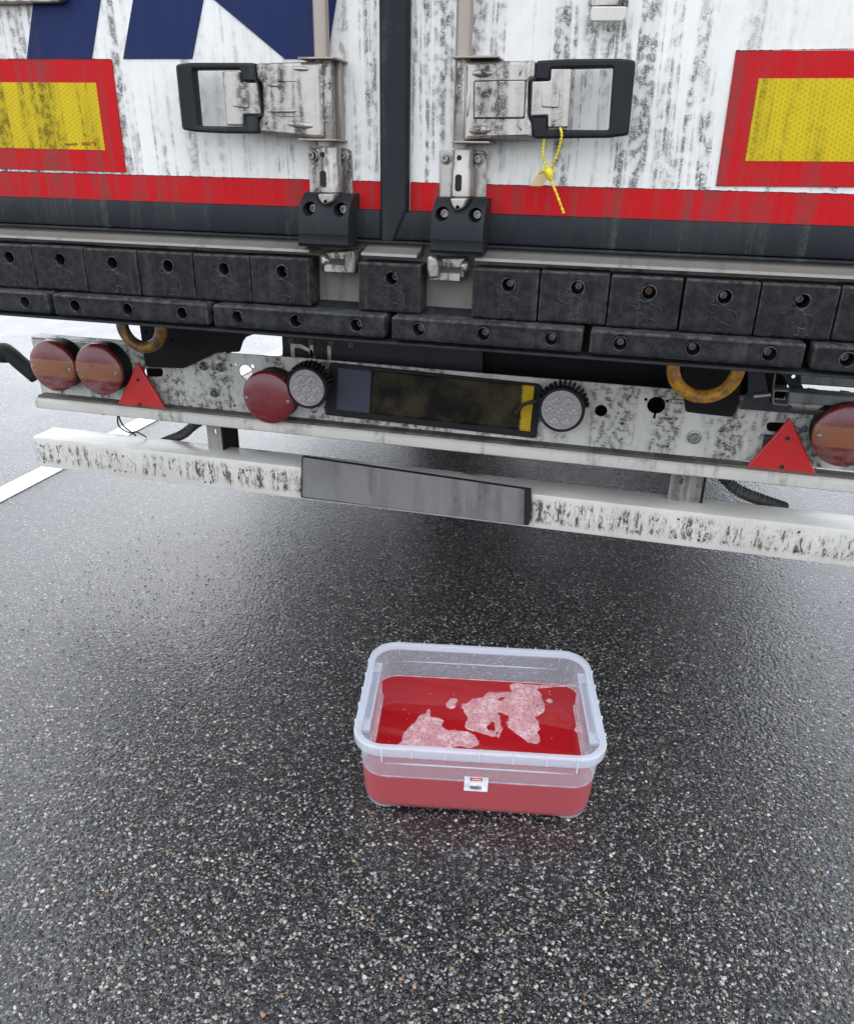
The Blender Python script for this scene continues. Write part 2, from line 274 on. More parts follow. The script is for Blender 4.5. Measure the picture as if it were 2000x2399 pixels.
# wet asphalt
def asphalt():
    g = NT('wet_asphalt'); p = g.pos()
    pw = g.n('ShaderNodeMixRGB', {0: 0.004, 1: p, 2: g.noise(p, 170, 2, out=1)}, blend_type='ADD').outputs[0]
    v1 = g.n('ShaderNodeTexVoronoi', {'Vector': pw, 'Scale': 175.0}); v2 = g.n('ShaderNodeTexVoronoi', {'Vector': pw, 'Scale': 420.0})
    e1 = g.n('ShaderNodeTexVoronoi', {'Vector': pw, 'Scale': 175.0}, feature='DISTANCE_TO_EDGE').outputs['Distance']
    e2 = g.n('ShaderNodeTexVoronoi', {'Vector': pw, 'Scale': 420.0}, feature='DISTANCE_TO_EDGE').outputs['Distance']
    def stone(v):
        c = g.n('ShaderNodeSeparateColor', {0: v.outputs['Color']})
        r = g.n('ShaderNodeValToRGB', {0: c.outputs[0]}); cr = r.color_ramp; cr.interpolation = 'CONSTANT'
        stops = [(0, (0.004, 0.0045, 0.005)), (0.42, (0.016, 0.017, 0.019)), (0.58, (0.055, 0.056, 0.058)), (0.71, (0.13, 0.128, 0.122)), (0.83, (0.26, 0.25, 0.225)), (0.94, (0.44, 0.41, 0.35)), (0.978, (0.34, 0.19, 0.08))]
        cr.elements[0].position = 0; cr.elements[0].color = (*stops[0][1], 1); cr.elements[1].position = stops[1][0]; cr.elements[1].color = (*stops[1][1], 1)
        for q, cc in stops[2:]: el = cr.elements.new(q); el.color = (*cc, 1)
        return r.outputs[0], c.outputs[1]
    c1, h1 = stone(v1); c2, h2 = stone(v2)
    k1 = g.math('MULTIPLY', g.step(e1, 0.06, 0.14), g.step(h1, 0.42, 0.45))
    k2 = g.step(e2, 0.07, 0.20)
    col = g.mix(k2, (0.003, 0.003, 0.0035), c2); col = g.mix(k1, col, c1)
    big = g.noise(p, 1.3, 4, 0.55)
    col = g.mix(g.step(big, 0.35, 0.7, 0.0, 0.25), col, (0.03, 0.03, 0.032))
    hgt = g.math('ADD', g.math('MULTIPLY', k1, g.math('ADD', 0.5, g.math('MULTIPLY', h1, 0.8))), g.math('MULTIPLY', g.math('MULTIPLY', k2, h2), 0.55))
    hgt = g.math('ADD', hgt, g.math('MULTIPLY', g.noise(p, 90, 3, 0.6), 1.2))
    f1 = g.n('ShaderNodeTexVoronoi', {'Vector': pw, 'Scale': 115.0, 'Smoothness': 0.5}, feature='SMOOTH_F1').outputs['Distance']
    film = g.math('ADD', g.math('MULTIPLY', f1, -1.1), g.math('MULTIPLY', g.noise(p, 45, 3, 0.6), 0.6))
    film = g.math('ADD', film, g.math('MULTIPLY', k2, 0.10))
    crough = g.step(g.noise(p, 3.1, 4, 0.6), 0.35, 0.65, 0.06, 0.14)
    g.bsdf(**{'Base Color': col, 'Roughness': 0.6, 'IOR': 1.45, 'Specular IOR Level': 0.08, 'Normal': g.bump(hgt, 0.8, 0.0022),
              'Coat Weight': 1.0, 'Coat IOR': 1.56, 'Coat Roughness': crough, 'Coat Normal': g.bump(film, 0.42, 0.0030)})
    return g.m
M['asphalt'] = asphalt()
g = NT('white_line_paint'); p = g.pos(); n = g.noise(p, 120, 4, 0.6); g.bsdf(**{'Base Color': g.mix(g.step(n, 0.60, 0.72, 0, 0.7), (0.80, 0.81, 0.82), (0.2, 0.2, 0.2)), 'Roughness': 0.3, 'Normal': g.bump(n, 0.5, 0.002)}); M['line'] = g.m
def vstone(name, col):
    g = NT(name); oc = g.n('ShaderNodeAttribute', attribute_name='tone').outputs['Color']
    g.bsdf(**{'Base Color': oc, 'Roughness': 0.25, 'Specular IOR Level': 0.5, 'Normal': g.bump(g.noise(g.pos(), 500, 3), 0.4, 0.0006)}); return g.m
M['stone'] = vstone('wet_stone_chip', None)

# ------------------------------------------------------------------ mesh helpers
FP = {}      # frame position of each object (position within its root's frame)
def link(name, verts, faces, mat, parent=None, label=None, smooth=None, kind=None, local=False):
    v = np.array(verts, dtype=float)
    c = np.zeros(3) if local else (v.min(0) + v.max(0)) / 2
    me = bpy.data.meshes.new(name); me.from_pydata([tuple(q) for q in (v - c)], [], faces); me.update()
    if smooth is not None:
        me.shade_smooth(); me.set_sharp_from_angle(angle=R(smooth))
    return place(name, me, c, mat, parent, label, kind)
def place(name, me, c, mat, parent=None, label=None, kind=None):
    if mat is not None and not me.materials: me.materials.append(mat)
    ob = bpy.data.objects.new(name, me); COL.objects.link(ob)
    pc = FP[parent.name] if parent is not None else Vector((0, 0, 0))
    ob.parent = parent; ob.location = Vector(c) - pc; FP[ob.name] = Vector(c)
    if label: ob['label'] = label
    if kind: ob['kind'] = kind
    return ob
def root(name, loc, label, cat, rz=0, group=None, frame=(0, 0, 0)):
    o = bpy.data.objects.new(name, None); COL.objects.link(o); o.location = loc; o.rotation_euler = (0, 0, rz); o.empty_display_size = 0.1
    o['label'] = label; o['category'] = cat; FP[o.name] = Vector(frame)
    if group: o['group'] = group
    return o
def tag(o, label, cat, group=None):
    o['label'] = label; o['category'] = cat
    if group: o['group'] = group
    return o
def rnd(pts, r, n=4):
    out = []; N = len(pts)
    for i in range(N):
        a, b, c = (Vector(pts[i - 1]), Vector(pts[i]), Vector(pts[(i + 1) % N])); rr = r[i] if isinstance(r, (list, tuple)) else r
        u, v = (a - b), (c - b); d = min(rr, u.length * 0.45, v.length * 0.45)
        if d < 1e-5: out.append(tuple(b)); continue
        p0 = b + u.normalized() * d; p1 = b + v.normalized() * d
        for k in range(n + 1):
            t = k / n; out.append(tuple(p0 * (1 - t) ** 2 + b * 2 * t * (1 - t) + p1 * t * t))
    return out
def circ(cx, cz, r, n=20, sx=1.0): return [(cx + r * sx * math.cos(2 * PI * k / n), cz + r * math.sin(2 * PI * k / n)) for k in range(n)]
PI = math.pi
def plate_mesh(poly, holes, th, bev):
    cu = bpy.data.curves.new('c', 'CURVE'); cu.dimensions = '2D'; cu.fill_mode = 'BOTH'
    bev = min(bev, th * 0.45); cu.extrude = th / 2 - bev; cu.bevel_depth = bev; cu.bevel_resolution = 1 if bev > 0 else 0; cu.offset = -bev
    for pl in [poly] + list(holes):
        sp = cu.splines.new('POLY'); sp.points.add(len(pl) - 1)
        for q, (x, y) in zip(sp.points, pl): q.co = (x, y, 0, 1)
        sp.use_cyclic_u = True
    ob = bpy.data.objects.new('c', cu); me = bpy.data.meshes.new_from_object(ob)
    bpy.data.objects.remove(ob); bpy.data.curves.remove(cu)
    return me
def plate(name, poly, Yf, th, mat, parent=None, holes=(), bev=0.0015, label=None, smooth=50, kind=None):
    """flat part: outline in X,Z, front face at depth Yf, thickness th going away from the viewer"""
    area = sum(poly[i - 1][0] * poly[i][1] - poly[i][0] * poly[i - 1][1] for i in range(len(poly)))
    if area < 0: poly = poly[::-1]
    hs_ = []
    for h in holes:
        a = sum(h[i - 1][0] * h[i][1] - h[i][0] * h[i - 1][1] for i in range(len(h))); hs_.append(h[::-1] if a > 0 else h)
    me = plate_mesh(poly, hs_, th, bev)
    n = len(me.vertices); co = np.empty(n * 3); me.vertices.foreach_get('co', co); co = co.reshape(-1, 3)
    new = np.stack([co[:, 0], Yf + th / 2 - co[:, 2], co[:, 1]], 1); c = (new.min(0) + new.max(0)) / 2
    me.vertices.foreach_set('co', (new - c).ravel()); me.update(); me.name = name
    if smooth and bev > 0.0006: me.shade_smooth(); me.set_sharp_from_angle(angle=R(smooth))
    else: me.shade_flat()
    return place(name, me, c, mat, parent, label, kind)
def lathe(name, c, axis, prof, mat, parent=None, n=24, label=None, smooth=40):
    """profile of (radius, distance along axis) round the axis through c"""
    ax = Vector(axis).normalized(); u = ax.orthogonal().normalized(); v = ax.cross(u); c = Vector(c); V = []; F = []
    for r, t in prof:
        for k in range(n):
            a = 2 * PI * k / n; V.append(tuple(c + ax * t + (u * math.cos(a) + v * math.sin(a)) * r))
    m = len(prof); closed = prof[0] == prof[-1]
    if closed: V = V[:-n]
    for i in range(m - 1):
        j = (i + 1) % (m - 1) if closed else i + 1
        for k in range(n):
            k2 = (k + 1) % n; F.append((i * n + k, i * n + k2, j * n + k2, j * n + k))
    if not closed: F.append(tuple(range(n - 1, -1, -1))); F.append(tuple(range((m - 1) * n, m * n)))
    return link(name, V, F, mat, parent, label, smooth)
def tube_geo(pts, r, n=8, ry=None):
    pts = [Vector(p) for p in pts]; V = []; F = []; up = None
    for i, p in enumerate(pts):
        d = (pts[min(i + 1, len(pts) - 1)] - pts[max(i - 1, 0)]).normalized()
        if up is None: up = d.orthogonal().normalized()
        else: up = (up - d * up.dot(d)).normalized()
        s = d.cross(up); rr = r[i] if isinstance(r, (list, tuple)) else r
        for k in range(n):
            a = 2 * PI * k / n; V.append(tuple(p + (up * math.cos(a) + s * math.sin(a)) * rr))
    for i in range(len(pts) - 1):
        for k in range(n): k2 = (k + 1) % n; F.append((i * n + k, i * n + k2, (i + 1) * n + k2, (i + 1) * n + k))
    F.append(tuple(range(n - 1, -1, -1))); F.append(tuple(range((len(pts) - 1) * n, len(pts) * n)))
    return V, F
def tube(name, pts, r, mat, parent=None, n=8, label=None, kind=None, smooth=60):
    V, F = tube_geo(pts, r, n); return link(name, V, F, mat, parent, label, smooth, kind)
def spline(pts, sub=6):
    pts = [Vector(p) for p in pts]; out = []
    for i in range(len(pts) - 1):
        p0 = pts[max(i - 1, 0)]; p1 = pts[i]; p2 = pts[i + 1]; p3 = pts[min(i + 2, len(pts) - 1)]
        for k in range(sub):
            t = k / sub; out.append(0.5 * ((2 * p1) + (p2 - p0) * t + (2 * p0 - 5 * p1 + 4 * p2 - p3) * t * t + (3 * p1 - p0 - 3 * p2 + p3) * t ** 3))
    out.append(pts[-1]); return out
def box_geo(x0, x1, y0, y1, z0, z1):
    V = [(x0, y0, z0), (x1, y0, z0), (x1, y1, z0), (x0, y1, z0), (x0, y0, z1), (x1, y0, z1), (x1, y1, z1), (x0, y1, z1)]
    return V, [(0, 3, 2, 1), (4, 5, 6, 7), (0, 1, 5, 4), (1, 2, 6, 5), (2, 3, 7, 6), (3, 0, 4, 7)]
def box(name, x0, x1, y0, y1, z0, z1, mat, parent=None, label=None, bev=0.0, kind=None):
    V, F = box_geo(x0, x1, y0, y1, z0, z1)
    o = link(name, V, F, mat, parent, label, None, kind)
    if bev:
        import bmesh
        bm = bmesh.new(); bm.from_mesh(o.data); bmesh.ops.bevel(bm, geom=list(bm.edges), offset=bev, segments=2, affect='EDGES', profile=0.6); bm.to_mesh(o.data); bm.free()
        o.data.shade_smooth(); o.data.set_sharp_from_angle(angle=R(40))
    return o
def profile_x(name, prof, x0, x1, mat, parent=None, label=None, smooth=35):
    """outline in Y,Z swept along X"""
    n = len(prof); a = sum(prof[i - 1][0] * prof[i][1] - prof[i][0] * prof[i - 1][1] for i in range(n))
    if a < 0: prof = prof[::-1]
    V = [(x0, y, z) for y, z in prof] + [(x1, y, z) for y, z in prof]
    F = [(i, (i + 1) % n, n + (i + 1) % n, n + i) for i in range(n)] + [tuple(range(n - 1, -1, -1)), tuple(range(n, 2 * n))]
    F = [tuple(reversed(f)) for f in F[:n]] + [tuple(range(n)) [::-1], tuple(range(n, 2 * n))]
    F = [(n + i, n + (i + 1) % n, (i + 1) % n, i)[::-1] for i in range(n)] + F[n:]
    return link(name, V, F, mat, parent, label, smooth)
def copy_part(src, dx, parent, srcparent_pos=None, dz=0.0):
    o = src.copy(); COL.objects.link(o); pos = FP[src.name] + Vector((dx, 0, dz)); o.parent = parent
    o.location = pos - FP[parent.name]; FP[o.name] = pos
    for ch in [c for c in bpy.data.objects if c.parent == src]:
        d = ch.copy(); COL.objects.link(d); d.parent = o; FP[d.name] = FP[ch.name] + Vector((dx, 0, dz))
    return o
def bolt(c, r, parent, mat='bolt', depth=0.006, n=12, name='bolt', socket=True):
    pr = [(r * 0.2, 0.0), (r, 0.0), (r, depth * 0.7), (r * 0.86, depth)]
    if socket: pr += [(r * 0.5, depth), (r * 0.45, depth * 0.35), (r * 0.1, depth * 0.3)]
    else: pr += [(r * 0.1, depth)]
    return lathe(name, c, (0, -1, 0), pr, M[mat], parent, n)
def washer_bolt(c, r, parent, mat='bolt', name='bolt'):
    return lathe(name, c, (0, -1, 0), [(r * .2, 0), (r, 0), (r, .0025), (r * .72, .0035), (r * .68, .0035), (r * .66, .010), (r * .58, .012), (r * .34, .012), (r * .3, .006), (r * .05, .006)], M[mat], parent, 14)

# ------------------------------------------------------------------ setting: ground and painted line
def ground():
    xs = np.array([-300, -60, -15, -5, 0, 5, 15, 60, 300.]); V = [(x, y, 0) for y in xs for x in xs]; n = len(xs)
    F = [(j * n + i, j * n + i + 1, (j + 1) * n + i + 1, (j + 1) * n + i) for j in range(n - 1) for i in range(n - 1)]
    return link('asphalt_ground', V, F, M['asphalt'], kind='structure', local=True)
ground()
def strip(name, x0, x1, y0, y1, z, mat):
    V, F = box_geo(x0, x1, y0, y1, z - 0.003, z); return link(name, V, F, mat, kind='structure')
strip('parking_line', -1.885, -1.78, -1.6, 14.0, 0.004, M['line'])

# ------------------------------------------------------------------ the trailer
TR = root('semi_trailer', (0, 0, 0), 'dirty white box semi trailer seen from behind, its two rear doors closed', 'trailer')
# doors and body
dl = plate('door', [(-1.26, 1.085), (-0.024, 1.085), (-0.024, 3.95), (-1.26, 3.95)], 0.0, 0.06, M['white'], TR, label='white left door with navy letters', bev=0.002)
dr = plate('door', [(0.024, 1.085), (1.26, 1.085), (1.26, 3.95), (0.024, 3.95)], 0.0, 0.06, M['white'], TR, label='plain white right door', bev=0.002)
box('body', -1.275, 1.275, 0.062, 13.6, 1.04, 3.98, M['white'], TR)
box('floor_frame', -1.25, 1.25, 0.10, 13.5, 0.985, 1.038, M['black'], TR)
for i in range(12): box('floor_beam', -1.24, 1.24, 0.75 + .4 * i, 0.79 + .4 * i, 0.87, 0.984, M['black'], TR)
# centre gasket, bottom seals
zs = at('E', 400, 75, Y=-0.02)
def at_band(k, x, y, Y): q = at(k, x, y, Y=Y); return q.z
ZR1 = 0.5 * (at_band('A', 1750, 1220, -0.003) + at_band('A', 0, 1140, -0.003))      # bottom of the red strip
ZR2 = 0.5 * (at_band('A', 1750, 1055, -0.003) + at_band('A', 0, 1000, -0.003))      # its top
ZS = 0.5 * (at_band('E', 0, 60, -0.022) + at_band('G', 875, 110, -0.022))             # bottom of the rubber seal
print('ZR', ZR1, ZR2, 'ZS', ZS)
cg = [(x, z) for x, z in ((-0.0265, ZS - 0.004), (0.0, ZS - 0.004), (0.0265, ZR1 + 0.004), (0.0265, 3.93), (-0.0265, 3.93))]
def rprof(z0, z1, yf, yb, r=0.006):
    return [(yb, z0), (yf + r, z0), (yf + r * .3, z0 + r * .3), (yf, z0 + r), (yf, z1 - r), (yf + r * .3, z1 - r * .3), (yf + r, z1), (yb, z1)]
plate('centre_gasket', cg, -0.022, 0.020, M['seal'], TR, bev=0.005)
profile_x('bottom_seal', rprof(ZS, ZR1, -0.018, 0.004), -1.262, -0.0275, M['seal'], TR)
profile_x('bottom_seal', rprof(ZS, ZR1, -0.018, 0.004), 0.001, 1.262, M['seal'], TR)
profile_x('seal_lip', rprof(ZS - 0.006, ZS - 0.001, -0.026, 0.004, 0.002), -1.262, 1.262, M['seal'], TR)
# red retroreflective strips along the door bottoms
for d, (x0, x1) in ((dl, (-1.258, -0.0275)), (dr, (0.0275, 1.258))):
    plate('red_strip', [(x0, ZR1), (x1, ZR1), (x1, ZR2), (x0, ZR2)], -0.0016, 0.0012, M['red'], d, bev=0)
# navy letters on the left door, painted film
def film(name, k, pts, mat, parent, Y=-0.0016, th=0.0012): return plate(name, P(k, pts, Y), Y, th, mat, parent, bev=0)
film('navy_letter', 'A', [(195, -300), (595, -300), (590, 0), (538, 345), (158, 345), (195, 20)], M['navy'], dl)
film('navy_letter', 'A', [(815, -300), (1240, -300), (1192, 0), (1127, 345), (722, 345), (780, 0)], M['navy'], dl)
film('navy_letter', 'A', [(870, -300), (2021, -300), (1971, 0), (1915, 345), (1668, 345), (1250, -5)], M['navy'], dl, Y=-0.0021, th=0.0016)
# hazard marker boards
def board(door, outer, inner, k, pairs_lbl):
    o = plate('marker_board', P(k, outer, -0.003), -0.003, 0.0028, M['red'], TR, bev=0.0005, label=pairs_lbl)
    plate('yellow_field', P(k, inner, -0.0036), -0.0036, 0.0012, M['yellow'], o, bev=0)
    return o
bl = board(dl, [(-800, 345), (653, 348), (738, 1010), (-800, 968)], [(-800, 478), (563, 485), (617, 880), (-800, 848)], 'A', 'red bordered yellow marker board with small red lettering')
br = board(dr, [(943, 348), (3600, 330), (3600, 1295), (805, 1272)], [(1098, 536), (3600, 530), (3600, 1118), (1005, 1100)], 'D', 'red bordered yellow marker board, plain')
def ridge(x0, z0, x1, z1, Y, parent, sd):
    pts = []; rr = []; n = int((x1 - x0) / 0.004)
    for i in range(n + 1):
        t = i / n; x = x0 + (x1 - x0) * t; q = mnoise.noise(Vector((x * 45, sd, 0))) * .5 + mnoise.noise(Vector((x * 160, sd, 5))) * .5
        pts.append((x, Y, z0 + (z1 - z0) * t + max(0, q) * .0012)); rr.append(0.00035 + 0.0014 * max(0.0, q + .12))
    V, F = tube_geo(pts, rr, 6); link('grime_ridge', V, F, M['crust'], parent, smooth=60)
ridge(-1.255, ZR2, -0.030, ZR2, -0.0016, dl, 1.0); ridge(0.030, ZR2, 1.255, ZR2, -0.0016, dr, 2.0)
_p = P('A', [(0, 345), (650, 347)], -.003); ridge(_p[0][0], _p[0][1], _p[1][0], _p[1][1], -.003, bl, 3.0)
_p = P('D', [(945, 347), (1751, 335)], -.003); ridge(_p[0][0], _p[0][1], _p[1][0], _p[1][1], -.003, br, 4.0)
# tiny printed lettering on the left board
def text(body, size, pos, mat, parent, sx=1.0, Y=-0.0042):
    cu = bpy.data.curves.new('t', 'FONT'); cu.body = body; cu.size = size; cu.extrude = 0.0002; cu.resolution_u = 2
    ob = bpy.data.objects.new('t', cu); me = bpy.data.meshes.new_from_object(ob); bpy.data.objects.remove(ob)
    n = len(me.vertices); co = np.empty(n * 3); me.vertices.foreach_get('co', co); co = co.reshape(-1, 3)
    new = np.stack([pos.x + co[:, 0] * sx, Y - co[:, 2], pos.z + co[:, 1]], 1); c = (new.min(0) + new.max(0)) / 2
    me.vertices.foreach_set('co', (new - c).ravel()); me.update()
    return place('lettering', me, c, mat, parent)
ZM['W'] = (130, 310, 13.469)
text('aluguide\u00ae', 0.0075, at('W', 290, 405, Y=-0.004), M['print_red'], bl)
text('SCHMITZ', 0.0042, at('W', 835, 352, Y=-0.004), M['print_red'], bl, 1.22)
text('CARGOBULL', 0.0040, at('W', 835, 402, Y=-0.004), M['print_red'], bl, 0.95)
film('logo_print', 'W', [(1160, 300), (1215, 295), (1265, 330), (1280, 400), (1268, 412), (1250, 370), (1240, 372), (1236, 412), (1222, 410), (1215, 350), (1180, 325), (1165, 340)], M['print_red'], bl, Y=-0.0042, th=0.0005)
# grey box corner at the top left, fold-up hinge keeper at the top right
o = plate('latch_box', rnd(P('A', [(-600, -300), (368, -300), (366, -5), (340, 14), (-600, 26)], -0.02), 0.006), -0.02, 0.018, M['steel'], TR, bev=0.003)
o = plate('door_catch', P('V', [(470, 150), (470, -900), (1430, -900), (1430, 150)], -0.003), -0.003, 0.003, M['steel'], TR, bev=0.001)
plate('catch_lip', rnd(P('V', [(485, 160), (1385, 160), (1370, 440), (1280, 550), (500, 550), (455, 480)], -0.035), 0.003), -0.035, 0.006, M['white_bar'], o, bev=0.002)
box('catch_web', o.location.x - 0.018, o.location.x + 0.018, -0.03, -0.003, at('V', 900, 150, Y=-0.02).z, at('V', 900, -300, Y=-0.02).z, M['steel'], o)

# locking bars
def vbar(k, xc, rad, ztop, kb, yb):
    a = at(k, xc, 60, Y=-0.04); b = at(kb, yb[0], yb[1], Y=-0.04)
    return a
xl = at('B', 1282, 80, Y=-0.04).x; xr = at('C', 396, 60, Y=-0.04).x
zlb = at('B', 1300, 855, Y=-0.04).z
for x in (xl, xr):
    lathe('locking_bar', (x, -0.038, zlb + 0.004), (0, 0, 1), [(0.0137, 0), (0.0137, 2.6)], M['bar'], TR, 24)

# lock handles, left and right
def lock(k, grip, hole, latch, pad, house, barrel, flanges, embl, inset=None, lbl=None):
    Yg = -0.058
    G = root_part = plate('lock_handle', rnd(P(k, grip, Yg), 0.006), Yg, 0.024, M['plastic'], TR, holes=[rnd(P(k, hole, Yg), 0.004)], bev=0.004, label=lbl)
    plate('latch_plate', rnd(P(k, latch, Yg - .002), 0.003), Yg - 0.002, 0.02, M['steel'], G, bev=0.0025)
    plate('latch_pad', rnd(P(k, pad, Yg - .0045), 0.004), Yg - 0.0045, 0.004, M['steel'], G, bev=0.0018)
    plate('housing', rnd(P(k, house, Yg - .002), 0.005), Yg - 0.002, 0.05, M['steel'], G, bev=0.006, holes=[])
    (bx0, bx1, by0, by1) = barrel
    a = at(k, bx0, by0, Y=Yg); b = at(k, bx1, by1, Y=Yg); rr = abs(b.x - a.x) / 2; cx = (a.x + b.x) / 2
    lathe('barrel', (cx, Yg + 0.016, min(a.z, b.z)), (0, 0, 1), [(rr * .9, 0), (rr, 0.003), (rr, abs(a.z - b.z) - .003), (rr * .9, abs(a.z - b.z))], M['steel'], G, 28)
    bp = [(cx - rr * 1.2, a.z), (cx + rr * 1.35, a.z), (cx + rr * 1.35, b.z), (cx - rr * 1.2, b.z)]
    plate('back_bracket', bp, -0.024, 0.022, M['bar'], G, bev=0.002)
    for (x0, x1, y, yy) in flanges:
        p0 = at(k, x0, y, Y=Yg); p1 = at(k, x1, yy, Y=Yg); zc = (p0.z + p1.z) / 2
        box('flange', p0.x, p1.x, Yg - 0.008, 0.0, zc - 0.0016, zc + 0.0016, M['bar'], G, bev=0.001)
    for (x0, y0, x1, y1, r) in embl:
        p0 = at(k, x0, y0, Y=Yg - .001); p1 = at(k, x1, y1, Y=Yg - .001); mid = (p0 + p1) / 2 + Vector((0, -0.0012, 0))
        tube('pressed_ridge', spline([p0 + Vector((0, .004, 0)), p0 * .8 + p1 * .2, mid, p0 * .2 + p1 * .8, p1 + Vector((0, .004, 0))], 3), [r * (.4 + .6 * math.sin(PI * i / 12)) for i in range(13)], M['steel'], G, 8)
    if inset:
        ip = rnd(P(k, inset, Yg - .0045), 0.003); plate('inset_panel', ip, Yg - 0.0045, 0.004, M['steel'], G, bev=0.0018)
        ic = [(sum(q[0] for q in ip) / len(ip)), (sum(q[1] for q in ip) / len(ip))]
        plate('inset_gap', [(ic[0] + (q[0] - ic[0]) * 1.035, ic[1] + (q[1] - ic[1]) * 1.05) for q in ip], Yg - 0.0022, 0.002, M['hole'], G, bev=0)
    return G
lock('B', [(190, 225), (300, 211), (785, 212), (800, 335), (812, 640), (818, 740), (560, 740), (345, 730), (240, 712)],
     [(318, 264), (672, 262), (690, 355), (800, 360), (830, 600), (708, 606), (706, 688), (358, 684)],
     [(540, 278), (666, 278), (674, 360), (800, 362), (830, 600), (700, 600), (698, 682), (575, 680)], [(615, 410), (735, 412), (740, 555), (615, 540)],
     [(785, 215), (1290, 200), (1300, 778), (1240, 778), (818, 742), (812, 650), (842, 600), (836, 372), (800, 335)],
     (1245, 1365, 180, 788), [(1120, 1395, 183, 178), (1120, 1400, 782, 794)],
     [(850, 575, 1140, 573, .0035), (1020, 665, 1235, 688, .006), (850, 370, 1010, 392, .003), (860, 680, 890, 630, .0025), (850, 270, 885, 345, .003), (1060, 255, 1205, 262, .004), (850, 600, 1180, 615, .0016), (850, 345, 1180, 350, .0016)],
     lbl='left lock handle, black grip around a zinc plate')
lock('C', [(888, 180), (1100, 168), (1460, 165), (1572, 178), (1522, 690), (1380, 708), (872, 714), (856, 610), (848, 320), (880, 300)],
     [(992, 236), (1416, 226), (1386, 655), (966, 652), (968, 560), (860, 562), (866, 318), (986, 318)],
     [(992, 236), (1135, 236), (1108, 640), (970, 640), (970, 556), (852, 562), (862, 322), (988, 318)], [(930, 376), (1052, 376), (1045, 505), (925, 500)],
     [(400, 178), (450, 185), (886, 178), (882, 300), (840, 322), (838, 560), (862, 610), (866, 712), (430, 722), (395, 735)],
     (330, 425, 160, 742), [(316, 640, 160, 156), (316, 575, 732, 745)],
     [(450, 268, 600, 268, .006), (430, 662, 590, 650, .007), (800, 190, 775, 300, .0025), (762, 585, 795, 670, .0025), (435, 340, 420, 600, .003)],
     inset=[(470, 322), (818, 316), (806, 572), (466, 574)], lbl='right lock handle holding a yellow seal')

# bar guides above the covers, rubber covers, cam keepers
def guide(k, pl, tubex, ytop, ystep, ybot, bolts, hole, slot, tongue):
    Y = -0.006
    o = plate('bar_guide', rnd(P(k, pl, Y), 0.003), Y, 0.006, M['steel'], TR, bev=0.0015)
    a = at(k, tubex[0], ytop, Y=-0.04); b = at(k, tubex[1], ytop, Y=-0.04); c = at(k, tubex[0], ystep, Y=-0.045); d = at(k, tubex[0], ybot, Y=-0.045)
    cx = (a.x + b.x) / 2; r = (b.x - a.x) / 2
    lathe('guide_tube', (cx, -0.028, d.z), (0, 0, 1), [(r * .88, 0), (r * 1.05, .004), (r * 1.05, c.z - d.z - .004), (r * .95, c.z - d.z), (r * .95, a.z - d.z), (r * .5, a.z - d.z)], M['steel'], o, 28)
    for bx, by in bolts: washer_bolt(at(k, bx, by, Y=Y), 0.0105, o)
    q = at(k, hole[0], hole[1], Y=-0.052); plate('drain_hole', circ(q.x, q.z, 0.0045, 14), -0.028 - r * .93 - .0006, 0.004, M['hole'], o, bev=0)
    q = at(k, slot[0], slot[1], Y=-0.055); plate('slot', rnd([(q.x - .006, q.z - .014), (q.x + .006, q.z - .014), (q.x + .006, q.z + .014), (q.x - .006, q.z + .014)], .006), -0.028 - r * 1.05 - .0006, 0.004, M['hole'], o, bev=0)
    plate('tongue', rnd(P(k, tongue, -0.062), 0.005), -0.062, 0.03, M['steel'], o, bev=0.003)
    cc = P(k, tongue, -0.062); tx = sum(q[0] for q in cc) / len(cc); tz = min(q[1] for q in cc) + .007
    lathe('pin', (tx, -0.062, tz), (0, -1, 0), [(.003, 0), (.0045, 0), (.0045, .001), (.003, .0016), (.0028, -.001), (.0003, -.001)], M['rustbolt'], o, 12)
    return o
guide('B', [(1185, 858), (1240, 848), (1460, 850), (1502, 870), (1518, 1195), (1195, 1195)], (1250, 1412), 845, 968, 1192, [(1222, 905), (1450, 905)], (1283, 898), (1288, 1080), [(1252, 1190), (1385, 1190), (1370, 1250), (1300, 1278), (1262, 1240)])
guide('C', [(232, 798), (300, 792), (520, 796), (552, 815), (550, 1118), (228, 1118)], (308, 460), 790, 905, 1122, [(277, 850), (500, 853)], (362, 845), (355, 1018), [(300, 1122), (422, 1122), (395, 1190), (350, 1212), (315, 1180)])

